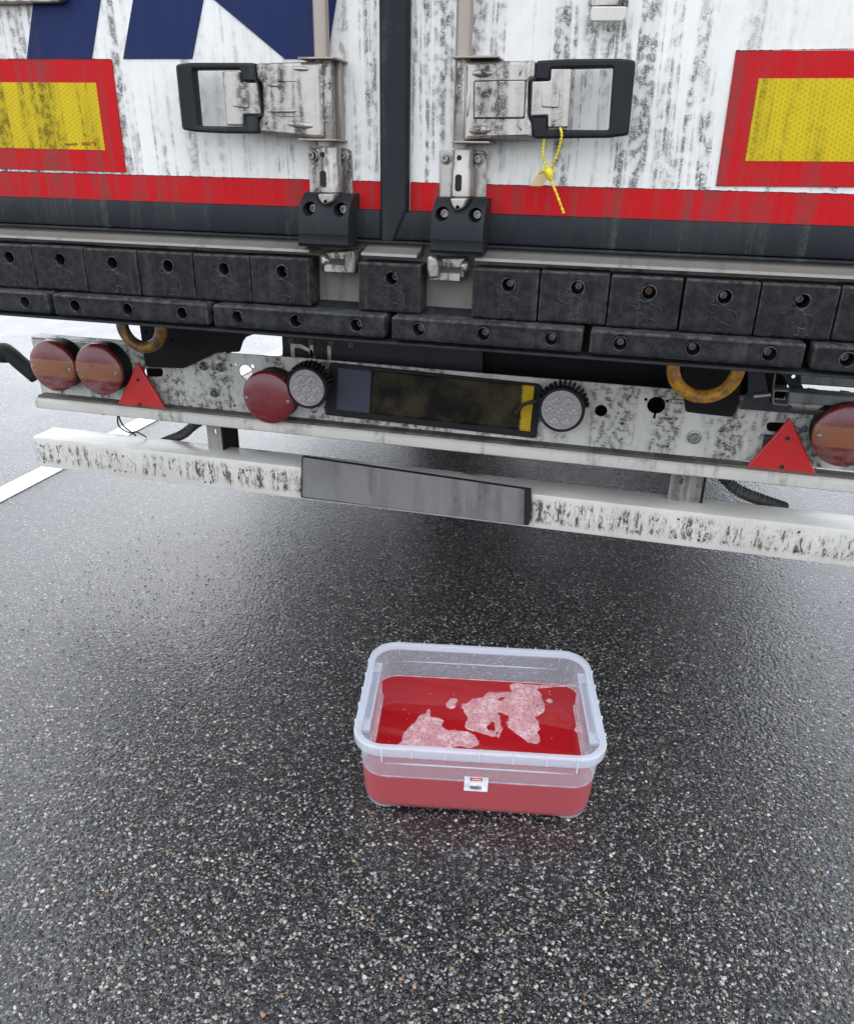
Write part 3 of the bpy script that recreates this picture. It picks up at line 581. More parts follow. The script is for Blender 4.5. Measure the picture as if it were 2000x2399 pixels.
def cover(x0, x1, zt, zb, zr):
    h = zt - zb
    prof = [(0.0, zt), (-0.030, zt), (-0.048, zt - 0.012), (-0.062, zt - 0.028), (-0.069, zt - 0.045), (-0.070, zr + 0.002), (-0.0735, zr), (-0.0715, zr - 0.005), (-0.0735, zb + 0.006), (-0.068, zb), (-0.02, zb - 0.002), (0.0, zb + 0.02)]
    o = profile_x('rubber_cover', prof, x0, x1, M['plastic'], TR, smooth=30)
    # cut the two bolt recesses and the notch for the tongue
    import bmesh
    def cutter(geo):
        me = bpy.data.meshes.new('k'); me.from_pydata(*[geo[0], [], geo[1]]); me.update(); ob = bpy.data.objects.new('k', me); COL.objects.link(ob); return ob
    xm = (x0 + x1) / 2; cs = []
    for sx in (-1, 1):
        V, F = tube_geo([(xm + sx * .0305, -0.2, zt - 0.027), (xm + sx * .0305, -0.028, zt - 0.027)], 0.0125, 20); cs.append(cutter((V, F)))
    V, F = tube_geo([(xm, -0.2, zt + .002), (xm, -0.03, zt + .002)], 0.022, 20); cs.append(cutter((V, F)))
    for c_ in cs:
        md = o.modifiers.new('b', 'BOOLEAN'); md.operation = 'DIFFERENCE'; md.object = c_; md.solver = 'EXACT'
    bpy.context.view_layer.update(); dg = bpy.context.evaluated_depsgraph_get()
    # cutters stand in world space; cover frame equals world space
    nm = bpy.data.meshes.new_from_object(o.evaluated_get(dg)); o.modifiers.clear(); old = o.data; o.data = nm; bpy.data.meshes.remove(old)
    for c_ in cs: m_ = c_.data; bpy.data.objects.remove(c_); bpy.data.meshes.remove(m_)
    nm.shade_smooth(); nm.set_sharp_from_angle(angle=R(32)); nm.name = 'rubber_cover'
    if not nm.materials: nm.materials.append(M['plastic'])
    for sx in (-1, 1): bolt((xm + sx * .0305, -0.028, zt - 0.027), 0.008, o, depth=0.011)
    return o
for (k, x0, x1, yt, yb_, yr) in (('B', 1112, 1482, 1185, 1590, 1490), ('C', 166, 520, 1118, 1505, 1408)):
    a = at(k, x0, yb_, Y=-0.072); b = at(k, x1, yb_, Y=-0.072); zt = at(k, (x0 + x1) / 2, yt, Y=-0.035).z
    cover(a.x, b.x, zt, (a.z + b.z) / 2, at(k, (x0 + x1) / 2, yr, Y=-0.073).z)

# sill rail with ledge
ZL1 = 0.5 * (at_band('E', 0, 128, -0.055) + at_band('G', 0, 175, -0.055)); print('ZL1', ZL1)
def ledge(x0, x1): profile_x('sill_ledge', [(0.0, ZS - 0.006), (-0.012, ZS - 0.006), (-0.016, ZS - 0.010), (-0.030, ZS - 0.016), (-0.055, ZL1 + 0.003), (-0.057, ZL1 - 0.002), (0.0, ZL1 - 0.002)], x0, x1, M['alu'], TR)
ledge(-1.262, -0.158); ledge(-0.053, 0.0555); ledge(0.166, 1.262)
plate('back_rail', [(-1.262, 0.942), (1.262, 0.942), (1.262, ZS - 0.007), (-1.262, ZS - 0.007)], 0.001, 0.05, M['grime_plate'], TR, bev=0.001)
for (x0, x1) in ((-0.157, -0.057), (0.0635, 0.163)):
    profile_x('recess_trim', [(0.0, 0.958), (-0.02, 0.958), (-0.03, 0.951), (-0.03, 0.949), (0.0, 0.949)], x0, x1, M['seal'], TR)

# cam keepers in the two gaps of the rubber row
def keeper(k, paddle, body, cone, mir):
    o = plate('cam_keeper', rnd(P(k, body, -0.03), 0.004), -0.03, 0.028, M['steel'], TR, bev=0.004)
    plate('cam_paddle', rnd(P(k, paddle, -0.062), 0.005), -0.062, 0.045, M['steel'], o, bev=0.005)
    plate('cam_wedge', rnd(P(k, cone, -0.05), 0.008), -0.05, 0.035, M['steel'], o, bev=0.007)
    q = P(k, body, -0.035); zt = sum(v[1] for v in q) / len(q); xs_ = [v[0] for v in q]
    profile_x('keeper_fold', [(-0.031, zt + .004), (-0.046, zt - .006), (-0.046, zt - .019), (-0.031, zt - .021)], min(xs_) + .008, max(xs_) - .008, M['steel'], o)
    return o
keeper('M', [(410, 720), (485, 715), (498, 780), (490, 925), (425, 930), (398, 860)], [(215, 720), (540, 700), (500, 905), (215, 900)], [(178, 750), (215, 742), (268, 795), (268, 820), (225, 862), (178, 840)], 1)
keeper('M', [(1140, 760), (1215, 765), (1243, 830), (1240, 960), (1160, 968), (1136, 870)], [(1150, 770), (1480, 770), (1480, 965), (1240, 968), (1170, 900)], [(1425, 840), (1455, 800), (1505, 815), (1502, 900), (1470, 915), (1425, 870)], -1)

# ------------------------------------------------------------------ rubber blocks
def emblem_geo(cx, cz, Yf):
    lines = [[(665, 770), (720, 825), (830, 850)], [(830, 720), (900, 690), (950, 685), (1000, 720)], [(1000, 720), (1140, 725), (1195, 780)], [(805, 880), (895, 885)],
             [(1155, 800), (1260, 815), (1370, 870), (1410, 950), (1395, 1060), (1360, 1150), (1330, 1250)], [(1040, 1110), (1130, 1120), (1250, 1170)], [(1075, 1130), (1075, 1235)],
             [(960, 1265), (1070, 1275)], [(1220, 1275), (1305, 1280)], [(860, 530), (930, 545), (880, 620), (820, 660)], [(885, 990), (945, 990), (955, 1040)], [(845, 930), (835, 1180), (810, 1290)], [(880, 740), (890, 820), (935, 835)], [(1250, 1170), (1250, 1260)]]
    V = []; F = []; q0 = at('N', 1140, 520, Y=Yf)
    for ln in lines:
        pts = [at('N', x, y, Y=Yf) for x, y in ln]; pts = spline([(cx + (p.x - q0.x), Yf - 0.0002, cz + (p.z - q0.z)) for p in pts], 3)
        v, f = tube_geo(pts, 0.0009, 5); b = len(V); V += v; F += [tuple(i + b for i in ff) for ff in f]
    return V, F
ZB0, ZB1 = 0.9525, 1.0425
def make_block(cx):
    wdt = 0.1215; x0, x1 = cx - wdt / 2, cx + wdt / 2; hx, hz = cx + 0.006, 1.0155
    o = plate('rubber_block', rnd([(x0, ZB0), (x1, ZB0), (x1, ZB1), (x0, ZB1)], 0.004), -0.062, 0.060, M['rubber'], TR, holes=[circ(hx, hz, 0.0115, 20)], bev=0.004)
    lathe('bolt', (hx, -0.012, hz), (0, -1, 0), [(.001, 0), (.0115, 0), (.0115, .010), (.0075, .013), (.0075, .022), (.006, .024), (.0035, .024), (.003, .018), (.0003, .018)], M['darkbolt'], o, 16)
    lathe('hole_rim', (hx, -0.060, hz), (0, -1, 0), [(.0115, 0), (.0145, 0), (.0138, .0032), (.0120, .0032), (.0115, 0)], M['rubber'], o, 24)
    V, F = emblem_geo(hx, hz, -0.0622); link('emblem', V, F, M['emblem'], o, smooth=60)
    return o
def ring_only(o): return o
cxs = [0.0025]
xe = 0.1625
for i in range(9):
    cxs.append(xe + 0.1245 * (i + 0.5) + 0.0015 * (i // 3))
xw = -0.158
for i in range(9): cxs.append(xw - 0.1245 * (i + 0.5) - 0.0015 * (i // 3))
b0 = make_block(cxs[0])
for i, cx in enumerate(cxs[1:]):
    nb = copy_part(b0, cx - cxs[0], TR)
    kids = [c_ for c_ in bpy.data.objects if c_.parent == nb]
    for c_ in kids:
        if c_.name.startswith('bolt'):
            if i in (1, 4, 7): c_.location.y += 0.004
            if i == 2: c_.data = c_.data.copy(); c_.data.materials.clear(); c_.data.materials.append(M['rustbolt'])
    if i % 4 == 1: nb.location.z += 0.0012
    nb.location.y += random.uniform(-.0012, .0012); nb.rotation_euler = (0, R(random.uniform(-.25, .25)), 0)
# lower long strips with three holes
def make_strip(x0, x1, holes_):
    o = plate('rubber_strip', rnd([(x0, 0.9075), (x1, 0.9075), (x1, 0.9505), (x0, 0.9505)], 0.006), -0.0915, 0.085, M['rubber'], TR, holes=[circ(h, 0.9292, 0.0115, 20) for h in holes_], bev=0.005)
    for h in holes_:
        lathe('bolt', (h, -0.050, 0.9292), (0, -1, 0), [(.001, 0), (.0115, 0), (.0115, .008), (.0075, .010), (.0075, .018), (.006, .020), (.0035, .020), (.003, .014), (.0003, .014)], M['darkbolt'], o, 16)
        lathe('hole_rim', (h, -0.0905, 0.9292), (0, -1, 0), [(.0118, 0), (.0135, 0), (.0132, .0022), (.0120, .0022), (.0118, 0)], M['rubber'], o, 24)
    return o
s0 = make_strip(0.0165, 0.3745, [0.0702, 0.1942, 0.319])
for k in (-3, -2, -1, 1, 2): copy_part(s0, 0.3712 * k - (0.0008 if k < 0 else 0), TR)
profile_x('lower_rail', [(-0.005, 0.949), (-0.02, 0.949), (-0.02, 0.9), (0.12, 0.9), (0.12, 0.949)], -1.262, 1.262, M['black'], TR)
profile_x('rail_lip', rprof(0.893, 0.8985, -0.075, -0.006, 0.002), -1.262, 1.262, M['darkbracket'], TR)

# ------------------------------------------------------------------ rear beam panel with its lamps
YB = 0.33
def hole_px(k, cx, cy, r, n=18, Y=YB): q = at(k, cx, cy, Y=Y); return circ(q.x, q.z, r, n)
outer = P('H', [(190, 185), (690, 222), (840, 232), (1270, 264), (1340, 268), (1760, 296)], YB)
outer += P('J', [(20, 112), (900, 185), (1751, 262)], YB); outer += [(1.165, 0.742), (1.165, 0.583)]
outer += P('J', [(1751, 600), (1100, 540), (40, 450)], YB) + P('H', [(1200, 600), (700, 560), (258, 518)], YB)
def slot_poly(k, pts, r, Y=YB): return rnd(P(k, pts, Y), r, 5)
def keyhole(k, cx, cy, r, Y=YB):
    q = at(k, cx, cy, Y=Y); c = circ(q.x, q.z, r, 24); out = []
    for (x, z) in c:
        out.append((x, z))
    # add the small slot under the round hole
    i = min(range(24), key=lambda j: out[j][1]); x, z = out[i]
    out[i:i + 1] = [(x - .0025, z + .0006), (x - .0025, z - .012), (x + .0025, z - .012), (x + .0025, z + .0006)]
    return out
holes = [slot_poly('H', [(845, 357), (955, 357), (955, 408), (845, 408)], 0.012), keyhole('H', 1440, 380, 0.0185), hole_px('H', 1478, 346, 0.0048), hole_px('H', 1378, 337, 0.0035), hole_px('H', 1355, 340, 0.0035), hole_px('H', 1376, 576, 0.0035),
         hole_px('J', 453, 290, 0.0145), keyhole('J', 736, 262, 0.0205), hole_px('J', 683, 232, 0.0035), hole_px('J', 793, 240, 0.0035), hole_px('J', 518, 403, 0.0035), hole_px('J', 562, 355, 0.003), hole_px('J', 420, 378, 0.0022), hole_px('J', 792, 476, 0.003),
         slot_poly('J', [(1302, 348), (1412, 352), (1412, 400), (1302, 396)], 0.012)]
pan = plate('rear_beam', outer, YB, 0.005, M['white_beam'], TR, holes=holes, bev=0.0012)
# flanges: thin top flange going forward of the vehicle, bottom lip towards us
q = at('H', 190, 178, Y=YB); box('top_flange', -1.165, -0.83, YB - 0.002, YB + 0.045, q.z, q.z + 0.003, M['white_beam'], pan)
zg = 0.584
profile_x('bottom_lip', [(YB + .004, zg + 0.003), (YB - 0.030, zg - 0.003), (YB - 0.036, zg - 0.008), (YB - 0.038, zg - 0.014), (YB - 0.038, zg - 0.030), (YB - 0.034, zg - 0.033), (YB + .004, zg - 0.033)], -1.163, 1.165, M['white_bar'], pan)
box('dirt_channel', -1.155, 1.16, YB - 0.0315, YB - .0002, zg - 0.002, zg + 0.0045, M['channel'], pan)
box('side_flange', -1.168, -1.165, YB + .001, YB + 0.05, 0.58, 0.748, M['white_beam'], pan)
for (k, x, y) in (('H', 518, 540), ('H', 1048, 588), ('H', 1242, 608), ('H', 1432, 627), ('J', 200, 462), ('J', 712, 515), ('J', 932, 533), ('J', 1160, 556), ('J', 1552, 595)):
    q = at(k, x, y, Y=YB - .01); lathe('clip', (q.x, YB - .004, q.z), (0, -1, 0), [(.002, 0), (.004, 0), (.004, .010), (.002, .012)], M['darkbolt'], pan, 8)
# tail lamps
def tail(k, cx, cy, lens, r=0.071, Yl=0.272, screws=True, lbl=None):
    c = at(k, cx, cy, Y=Yl)
    h = lathe('tail_lamp', (c.x, YB, c.z), (0, -1, 0), [(r * .9, 0), (r * .97, .004), (r * .97, .040), (r * .99, .046), (r * .9, .05)], M['lamp_body'], TR, 40, label=lbl)
    t0 = YB - Yl
    lathe('lens', (c.x, YB, c.z), (0, -1, 0), [(r * .9, .046), (r, .047), (r, t0 - .003), (r * .975, t0), (r * .9, t0 + .0028), (r * .7, t0 + .0062), (r * .4, t0 + .0088), (r * .1, t0 + .0095)], M[lens], h, 48)
    for s in (-1, 1): lathe('screw', (c.x + s * r * .82, YB - t0 - .0035, c.z - .004), (0, -1, 0), [(.0005, 0), (.0045, 0), (.0045, .0022), (.0035, .003), (.0018, .003), (.0015, .0016), (.0002, .0016)], M['bolt'], h, 12)
tail('H', 306, 346, 'lens1', lbl='banded red and amber tail lamp at the left end')
tail('H', 574, 368, 'lens2', lbl='faded dusty banded tail lamp, second from the left end')
tail('H', 1570, 530, 'lens3', r=0.0705, lbl='all red round lamp beside the left work light')
tail('Q', 1655, 520, 'lens1', r=0.073, Yl=0.275, lbl='banded red and amber tail lamp at the right end')
# warning triangles
def triangle(k, pts, bolts, lbl):
    Y = 0.300; o = plate('triangle_reflector', rnd(P(k, pts, Y), 0.005), Y, 0.010, M['refl'], TR, bev=0.003, label=lbl)
    plate('inner_face', [((x - FP[o.name].x) * .90 + FP[o.name].x, (z - FP[o.name].z + .006) * .90 + FP[o.name].z - .006) for x, z in rnd(P(k, pts, Y), 0.004)], Y - .0008, 0.001, M['refl'], o, bev=0)
    for x, y in bolts: lathe('bolt', at(k, x, y, Y=Y - .0012), (0, -1, 0), [(.0005, 0), (.0052, 0), (.0052, .001), (.0035, .0012), (.003, -.0002), (.0003, -.0002)], M['ink'], o, 12)
    for x, y in bolts: pass
triangle('H', [(804, 322), (674, 598), (996, 647)], [(809, 425), (821, 569)], 'left red warning triangle')
triangle('Q', [(655, 212), (-172, 1152), (1168, 1308)], [(612, 562), (515, 1048)], 'right red warning triangle')
for xx in (-0.83, 0.80): box('reflector_bracket', xx - 0.012, xx + 0.012, 0.311, 0.3295, 0.60, 0.66, M['darkbracket'], TR)
# panel bolts
for (k, x, y) in (('H', 1197, 343), ('H', 1294, 351), ('H', 1261, 500)):
    lathe('panel_bolt', at(k, x, y, Y=YB), (0, -1, 0), [(.001, 0), (.0125, 0), (.0125, .003), (.009, .005), (.0085, .014), (.007, .016), (.004, .016), (.0035, .010), (.0003, .010)], M['darkbolt'], TR, 16)
washer_bolt(at('J', 931, 425, Y=YB - .002), 0.0165, TR, 'bolt', 'panel_bolt'); washer_bolt(at('J', 1490, 382, Y=YB), 0.0095, TR, 'darkbolt', 'panel_bolt')
# round work lights
def work(k, cx, cy, lbl):
    Yl = 0.262; c = at(k, cx, cy, Y=Yl); r = 0.0545
    h = lathe('work_light', (c.x, YB - 0.004, c.z), (0, -1, 0), [(r * .75, 0), (r * .85, .01), (r * .97, .044), (r, .05), (r, .060), (r * .97, YB - .004 - Yl), (r * .88, YB - .004 - Yl), (r * .87, YB - .008 - Yl), (r * .1, YB - .008 - Yl)], M['lamp_body'], TR, 44, label=lbl)
    lathe('lens', (c.x, Yl + .0035, c.z), (0, -1, 0), [(r * .87, 0), (r * .86, .002), (r * .6, .003), (r * .1, .0035)], M['wlens'], h, 40)
    for i in range(7):
        a = 2 * PI * i / 6; rr = 0 if i == 6 else r * .52
        lathe('led_cell', (c.x + rr * math.cos(a), Yl - .0002, c.z + rr * math.sin(a)), (0, -1, 0), [(.0115, -.001), (.0122, .0012), (.0105, .0018), (.006, -.0006), (.0025, .0008), (.0003, .0014)], M['wlens'], h, 18)
    for i in range(15):
        a = R(90 + (i - 7) * 11.5); u = Vector((math.cos(a), 0, math.sin(a))); t = Vector((-math.sin(a), 0, math.cos(a))) * 0.0019
        b = Vector((c.x, 0, c.z)); V = []
        for rr_ in (r * .9, r * 1.14):
            for yy in (0.005 + Yl + .012, Yl + .055 if rr_ < r else Yl + .046):
                for sgn in (-1, 1): q = b + u * rr_ + t * sgn; V.append((q.x, yy, q.z))
        link('cooling_fin', V, [(0, 1, 3, 2), (4, 6, 7, 5), (0, 4, 5, 1), (2, 3, 7, 6), (0, 2, 6, 4), (1, 5, 7, 3)], M['lamp_body'], h)
work('H', 1795, 474, 'left round work light, half behind the plate'); work('J', 250, 288, 'right round work light with cooling fins')
# yellow towing rings
def ring(k, cx, cy, rm, rt, mat, lbl, Y=0.19):
    c = at(k, cx, cy, Y=Y); pts = [(c.x + rm * math.cos(a), Y, c.z + rm * math.sin(a)) for a in np.linspace(PI * -1.08, PI * .08, 40)]
    pts = [(c.x - rm * .98, Y + .02, c.z + .12)] + pts + [(c.x + rm * .98, Y + .02, c.z + .12)]
    tube('towing_ring', pts, rt, M[mat], TR, 14, label=lbl)
ring('E', 830, 655, 0.0545, 0.0148, 'ring_old', 'left towing ring, dark worn yellow')
ring('G', 880, 770, 0.0655, 0.0142, 'ring_new', 'right towing ring, bright yellow', Y=0.19)
# mounting plates of the rings
plate('ring_mount', rnd(P('H', [(812, 60), (850, 335), (872, 352), (1075, 358), (1275, 265), (1400, 262), (1420, 200), (1440, 175), (1560, 132), (1560, 20), (812, 20)], 0.318), 0.003), 0.318, 0.008, M['black'], TR, bev=0.001,
      holes=[hole_px('H', 860, 147, 0.0042, 10, .318), hole_px('H', 1008, 190, 0.0042, 10, .318), hole_px('H', 943, 215, 0.0036, 10, .318)])
plate('ring_mount', rnd(P('G', [(742, 700), (742, 905), (765, 1040), (1035, 1070), (1058, 1040), (1085, 905), (1095, 700)], 0.318), 0.006), 0.318, 0.01, M['black'], TR, bev=0.002)
# chassis behind, with black backing boxes added
box('cross_member', -0.40, 0.62, 0.47, 0.62, 0.60, 0.98, M['black'], TR)
box('frame_rail', -0.86, -0.70, 0.40, 0.55, 0.60, 0.985, M['black'], TR); box('frame_rail', 0.56, 0.62, 0.36, 9.0, 0.70, 0.985, M['black'], TR)  # left rail is a stub set outward as black backing for the slot
box('frame_web', 0.565, 0.62, 0.35, 1.3, 0.60, 0.70, M['black'], TR)
box('gear_backdrop', 0.622, 0.84, 0.46, 0.80, 0.60, 0.985, M['black'], TR); box('slot_backdrop', 0.80, 0.93, 0.40, 0.44, 0.59, 0.705, M['black'], TR)  # black boxes added behind bracket and beam so their openings read dark
# dark spray flap with cream lettering, bolts along its top
fl = plate('spray_flap', P('P', [(878, 340), (885, 500), (882, 760), (1900, 850), (4300, 1050), (4300, 560), (2400, 440), (1750, 400)], 0.43), 0.43, 0.006, M['darkbracket'], TR, bev=0.001)
fl2 = box('flap_rail', at('P', 888, 300, Y=.42).x, 0.55, 0.40, 0.428, 0.845, 0.90, M['black'], TR)
for (x, y) in ((1033, 425), (1378, 450), (1720, 477), (2060, 500)): washer_bolt(at('P', x, y, Y=.429), 0.008, fl, 'rustbolt')
text('D', 0.115, at('P', 990, 960, Y=.4255), M['letter_cream'], fl, 1.0, Y=0.4285); text('U', 0.115, at('P', 1330, 985, Y=.4255), M['letter_cream'], fl, 0.9, Y=0.4285)
# right hand dark bracket with tubes (lift gear)
B4 = 0.30
br0 = plate('lift_bracket', P('T', [(540, 230), (540, 560), (450, 770), (1751, 880), (2600, 960), (2600, 880), (1740, 830), (1060, 765), (1030, 730), (800, 700), (700, 240)], B4), B4, 0.006, M['darkbracket'], TR, bev=0.001)
plate('inner_plate', P('T', [(700, 240), (870, 300), (850, 350), (820, 560), (800, 750), (700, 720)], B4 + .02), B4 + 0.02, 0.006, M['black'], br0, bev=0.001)
plate('gusset_plate', P('T', [(910, 350), (1140, 355), (1140, 465), (1180, 545), (1020, 540)], B4 + .07), B4 + 0.07, 0.006, M['darkbracket'], br0, holes=[hole_px('T', 1060, 403, 0.0045, 12, B4 + .07)], bev=0.001)
plate('upper_tube', P('T', [(1140, 358), (2600, 400), (2600, 590), (1135, 490)], B4 + .06), B4 + 0.06, 0.035, M['galv'], br0, bev=0.003)
qa = at('T', 1010, 580, Y=B4); qb = at('T', 1010, 705, Y=B4)
plate('lower_tube', P('T', [(1012, 575), (2600, 700), (2600, 815), (990, 700)], B4), B4, 0.045, M['galv'], br0, bev=0.003)
plate('toothed_edge', P('T', [(1010, 560), (1010, 540), (1220, 540), (1235, 535), (1340, 552), (1360, 580), (1590, 578), (1600, 562), (1700, 575), (1720, 590), (2600, 640), (2600, 690), (1200, 590)], B4 + .05), B4 + 0.05, 0.006, M['black'], br0, bev=0)
t1 = [(822, 555), (860, 548), (1012, 560), (1012, 578), (865, 568), (845, 580), (832, 690), (850, 705), (1000, 722), (1000, 738), (840, 722), (815, 700)]
plate('tube_mouth', P('T', t1, B4 - .006), B4 - 0.006, 0.05, M['galv'], br0, bev=0.001)
plate('hanger_edge', P('T', [(850, 345), (875, 340), (1140, 352), (1140, 360), (880, 352), (862, 358), (835, 550), (820, 550)], B4 - .004), B4 - 0.004, 0.05, M['galv'], br0, bev=0.0008)
tube('pin', [at('T', 600, 625, Y=B4 - .012), at('T', 800, 605, Y=B4 - .012)], 0.0055, M['bolt'], br0, 10)
plate('weld_line', P('T', [(1035, 762), (1751, 818), (1751, 826), (1035, 770)], B4 - .001), B4 - 0.001, 0.002, M['galv'], br0, bev=0)

# number plates: yellow one on the beam, grey one on the bar (both unreadable in the photograph, so blank)
hold = plate('upper_plate_holder', rnd(P('I', [(430, 175), (1650, 300), (1672, 320), (1640, 612), (1622, 618), (400, 480)], 0.318), 0.005), 0.318, 0.008, M['plastic'], TR, bev=0.002)
plate('yellow_number_plate', rnd(P('I', [(680, 225), (1630, 315), (1605, 572), (665, 470)], 0.3165), 0.006), 0.3165, 0.003, M['yplate'], hold, bev=0.001)
ed = P('I', [(680, 225), (1630, 315), (1605, 572), (665, 470)], 0.3145); ed = [(x, .314, z) for x, z in ed]
tube('raised_edge', ed + [ed[0]], 0.0022, M['yplate'], hold, 6)
plate('blue_strip', P('I', [(480, 205), (680, 225), (665, 470), (470, 448)], 0.3165), 0.3165, 0.003, M['eu'], hold, bev=0.0008)
tube('cable', spline([at('I', 1520, 470, Y=.300), at('I', 1560, 425, Y=.296), at('I', 1610, 405, Y=.294), at('I', 1670, 392, Y=.29)], 4), 0.0045, M['ink'], TR, 8)
hold2 = plate('lower_plate_holder', rnd(P('O', [(706, 1070), (1243, 1148), (1244, 1195), (1238, 1232), (704, 1166)], 0.2915), 0.004), 0.2915, 0.014, M['plastic'], TR, bev=0.002)
plate('grey_number_plate', rnd(P('O', [(709, 1072), (1228, 1147), (1227, 1231), (708, 1164)], 0.289), 0.005), 0.289, 0.004, M['nplate'], hold2, bev=0.001)

# underrun bar on two posts
ub = profile_x('underrun_bar', [(0.31 + .006, 0.358), (0.3115, 0.3595), (0.31, 0.364), (0.31, 0.447), (0.3115, 0.4515), (0.316, 0.4535), (0.404, 0.4535), (0.408, 0.4515), (0.41, 0.447), (0.41, 0.364), (0.408, 0.3595), (0.404, 0.358)], -1.212, 1.212, M['ubar'], TR)
for s, kx in ((-1, ('H', 1205)), (1, ('J', 808))):
    xa = at(kx[0], kx[1], 680 if s < 0 else 650, Y=0.37).x
    o = plate('bar_post', [(xa, 0.42), (xa + (0.045 if s < 0 else 0.078), 0.42), (xa + (0.045 if s < 0 else 0.078), 0.72), (xa, 0.72)], 0.372, 0.006, M['post'], TR, bev=0.001, holes=[rnd([(xa + .022, .498), (xa + .030, .498), (xa + .030, .514), (xa + .022, .514)], .004)])
    box('post_flange', xa + (0.0455 if s < 0 else 0.0785), xa + (0.051 if s < 0 else 0.084), 0.372, 0.46, 0.42, 0.72, M['black'], o)
for (k, x, y) in (('H', 240, 812), ('H', 262, 908), ('H', 660, 862), ('H', 722, 872), ('H', 675, 957), ('H', 738, 963), ('H', 1190, 926), ('H', 1228, 930), ('H', 1203, 1024), ('H', 1236, 1027), ('H', 1662, 978), ('J', 850, 846), ('J', 952, 953), ('J', 835, 940), ('J', 1468, 912), ('J', 1448, 1013)):
    q = at(k, x, y, Y=.31); plate('drill_hole', circ(q.x, q.z, 0.003, 10), 0.3096, 0.002, M['hole'], ub, bev=0)
for sx in (-1, 1): box('skylight_blocker', sx * 1.262 - .012, sx * 1.262 + .012, 1.75, 3.9, 0.50, 1.035, M['white'], TR)  # unseen panels added to keep side sky light off the ground below
# wheels and axles far under the trailer
for i in range(3):
    ya = 4.6 + 1.31 * i
    ax = lathe('axle', (-1.0, ya, 0.52), (1, 0, 0), [(.065, 0), (.065, 2.0)], M['black'], TR, 16)
    for s in (-1, 1):
        wv = lathe('wheel', (s * 1.05 - .19, ya, 0.525), (1, 0, 0), [(.30, .0), (.40, .0), (.50, .02), (.525, .06), (.525, .32), (.50, .36), (.40, .38), (.30, .38)], M['tire'], TR, 32)
        lathe('rim', (s * 1.05 - .1, ya, 0.525), (1, 0, 0), [(.1, 0), (.29, 0), (.29, .24), (.1, .24)], M['galv'], wv, 24)
# hoses and wires
def hose(name, pts, r, lbl=None):
    p = spline(pts, 16); out = []; rr = []
    acc = 0.0
    fine = []
    for i in range(len(p) - 1):
        m_ = max(1, int((p[i + 1] - p[i]).length / 0.0016))
        for j in range(m_): fine.append(p[i].lerp(p[i + 1], j / m_))
    d = 0.0
    for i, q in enumerate(fine):
        if i: d += (q - fine[i - 1]).length
        rr.append(r * (1 + .15 * math.sin(2 * PI * d / 0.0085)))
    return tube(name, fine, rr, M['hose'], TR, 14, label=lbl)
hose('corrugated_hose', [at('H', 1230, 640, Y=.46), at('H', 1140, 690, Y=.44), at('H', 1070, 745, Y=.44), at('H', 960, 790, Y=.46)], 0.013, 'left corrugated black hose')
hose('corrugated_hose', [at('J', 1030, 560, Y=.44), at('J', 1090, 640, Y=.44), at('J', 1180, 710, Y=.44), at('J', 1400, 790, Y=.47)], 0.014, 'right corrugated black hose')
tube('dangling_wire', spline([at('H', 706, 615, Y=.335), at('H', 690, 650, Y=.33), at('H', 702, 700, Y=.34), at('H', 760, 735, Y=.36), at('H', 800, 730, Y=.38), at('H', 860, 760, Y=.40)], 6), 0.0022, M['ink'], TR, 6)
tube('dangling_wire', spline([at('H', 716, 612, Y=.335), at('H', 700, 645, Y=.335), at('H', 730, 700, Y=.34), at('H', 790, 745, Y=.35), at('H', 797, 755, Y=.35)], 6), 0.0022, M['ink'], TR, 6)
for pts in ([(580, 610), (600, 622), (640, 622), (655, 612)], [(790, 628), (840, 640), (920, 640)], [(960, 645), (1020, 664), (1080, 660)]): tube('loose_cable', spline([at('H', x, y, Y=.36) for x, y in pts], 4), 0.004, M['ink'], TR, 6)
for pts in ([(1270, 630), (1330, 655), (1440, 650), (1500, 640)], [(1640, 665), (1700, 690), (1790, 690)]): tube('loose_cable', spline([at('J', x, y, Y=.36) for x, y in pts], 4), 0.004, M['ink'], TR, 6)
# side reel arm poking out at the far left
tube('side_arm', spline([at('H', -160, 262, Y=.36), at('H', 0, 262, Y=.35), at('H', 65, 270, Y=.35), at('H', 130, 335, Y=.35), at('H', 190, 400, Y=.35)], 5), [.030] * 3 + [.024] * 6 + [.021] * 20, M['lamp_body'], TR, 16) if False else None
arm = spline([at('H', -200, 262, Y=.36), at('H', 0, 266, Y=.35), at('H', 60, 275, Y=.35), at('H', 120, 325, Y=.35), at('H', 215, 405, Y=.35)], 5)
tube('side_arm', arm, [0.029 if i < 8 else max(0.0225, 0.029 - 0.0018 * (i - 7)) for i in range(len(arm))], M['lamp_body'], TR, 16)

# ------------------------------------------------------------------ yellow security seal hanging from the right lock
SE = root('security_seal', tuple(at('C', 980, 940, Y=-0.045)), 'yellow plastic pull-tight seal looped through the right lock handle', 'seal', frame=tuple(at('C', 980, 940, Y=-0.045)))
s1 = [at('C', 1055, 640, Y=-.062), at('C', 1066, 690, Y=-.066), at('C', 1050, 770, Y=-.06), at('C', 1025, 850, Y=-.055), at('C', 985, 925, Y=-.05)]
s2 = [at('C', 948, 708, Y=-.05), at('C', 940, 780, Y=-.05), at('C', 944, 860, Y=-.05), at('C', 970, 925, Y=-.05)]
def beaded(pts, r):
    p = spline(pts, 14); return p, [r * (1 + .22 * math.sin(i * 1.4)) for i in range(len(p))]
for sp_ in (s1, s2, [at('C', 985, 985, Y=-.052), at('C', 1010, 1040, Y=-.056), at('C', 1045, 1130, Y=-.058), at('C', 1080, 1224, Y=-.058)]):
    p_, r_ = beaded(sp_, 0.0021); tube('strap', p_, r_, M['seal_yellow'], SE, 8)
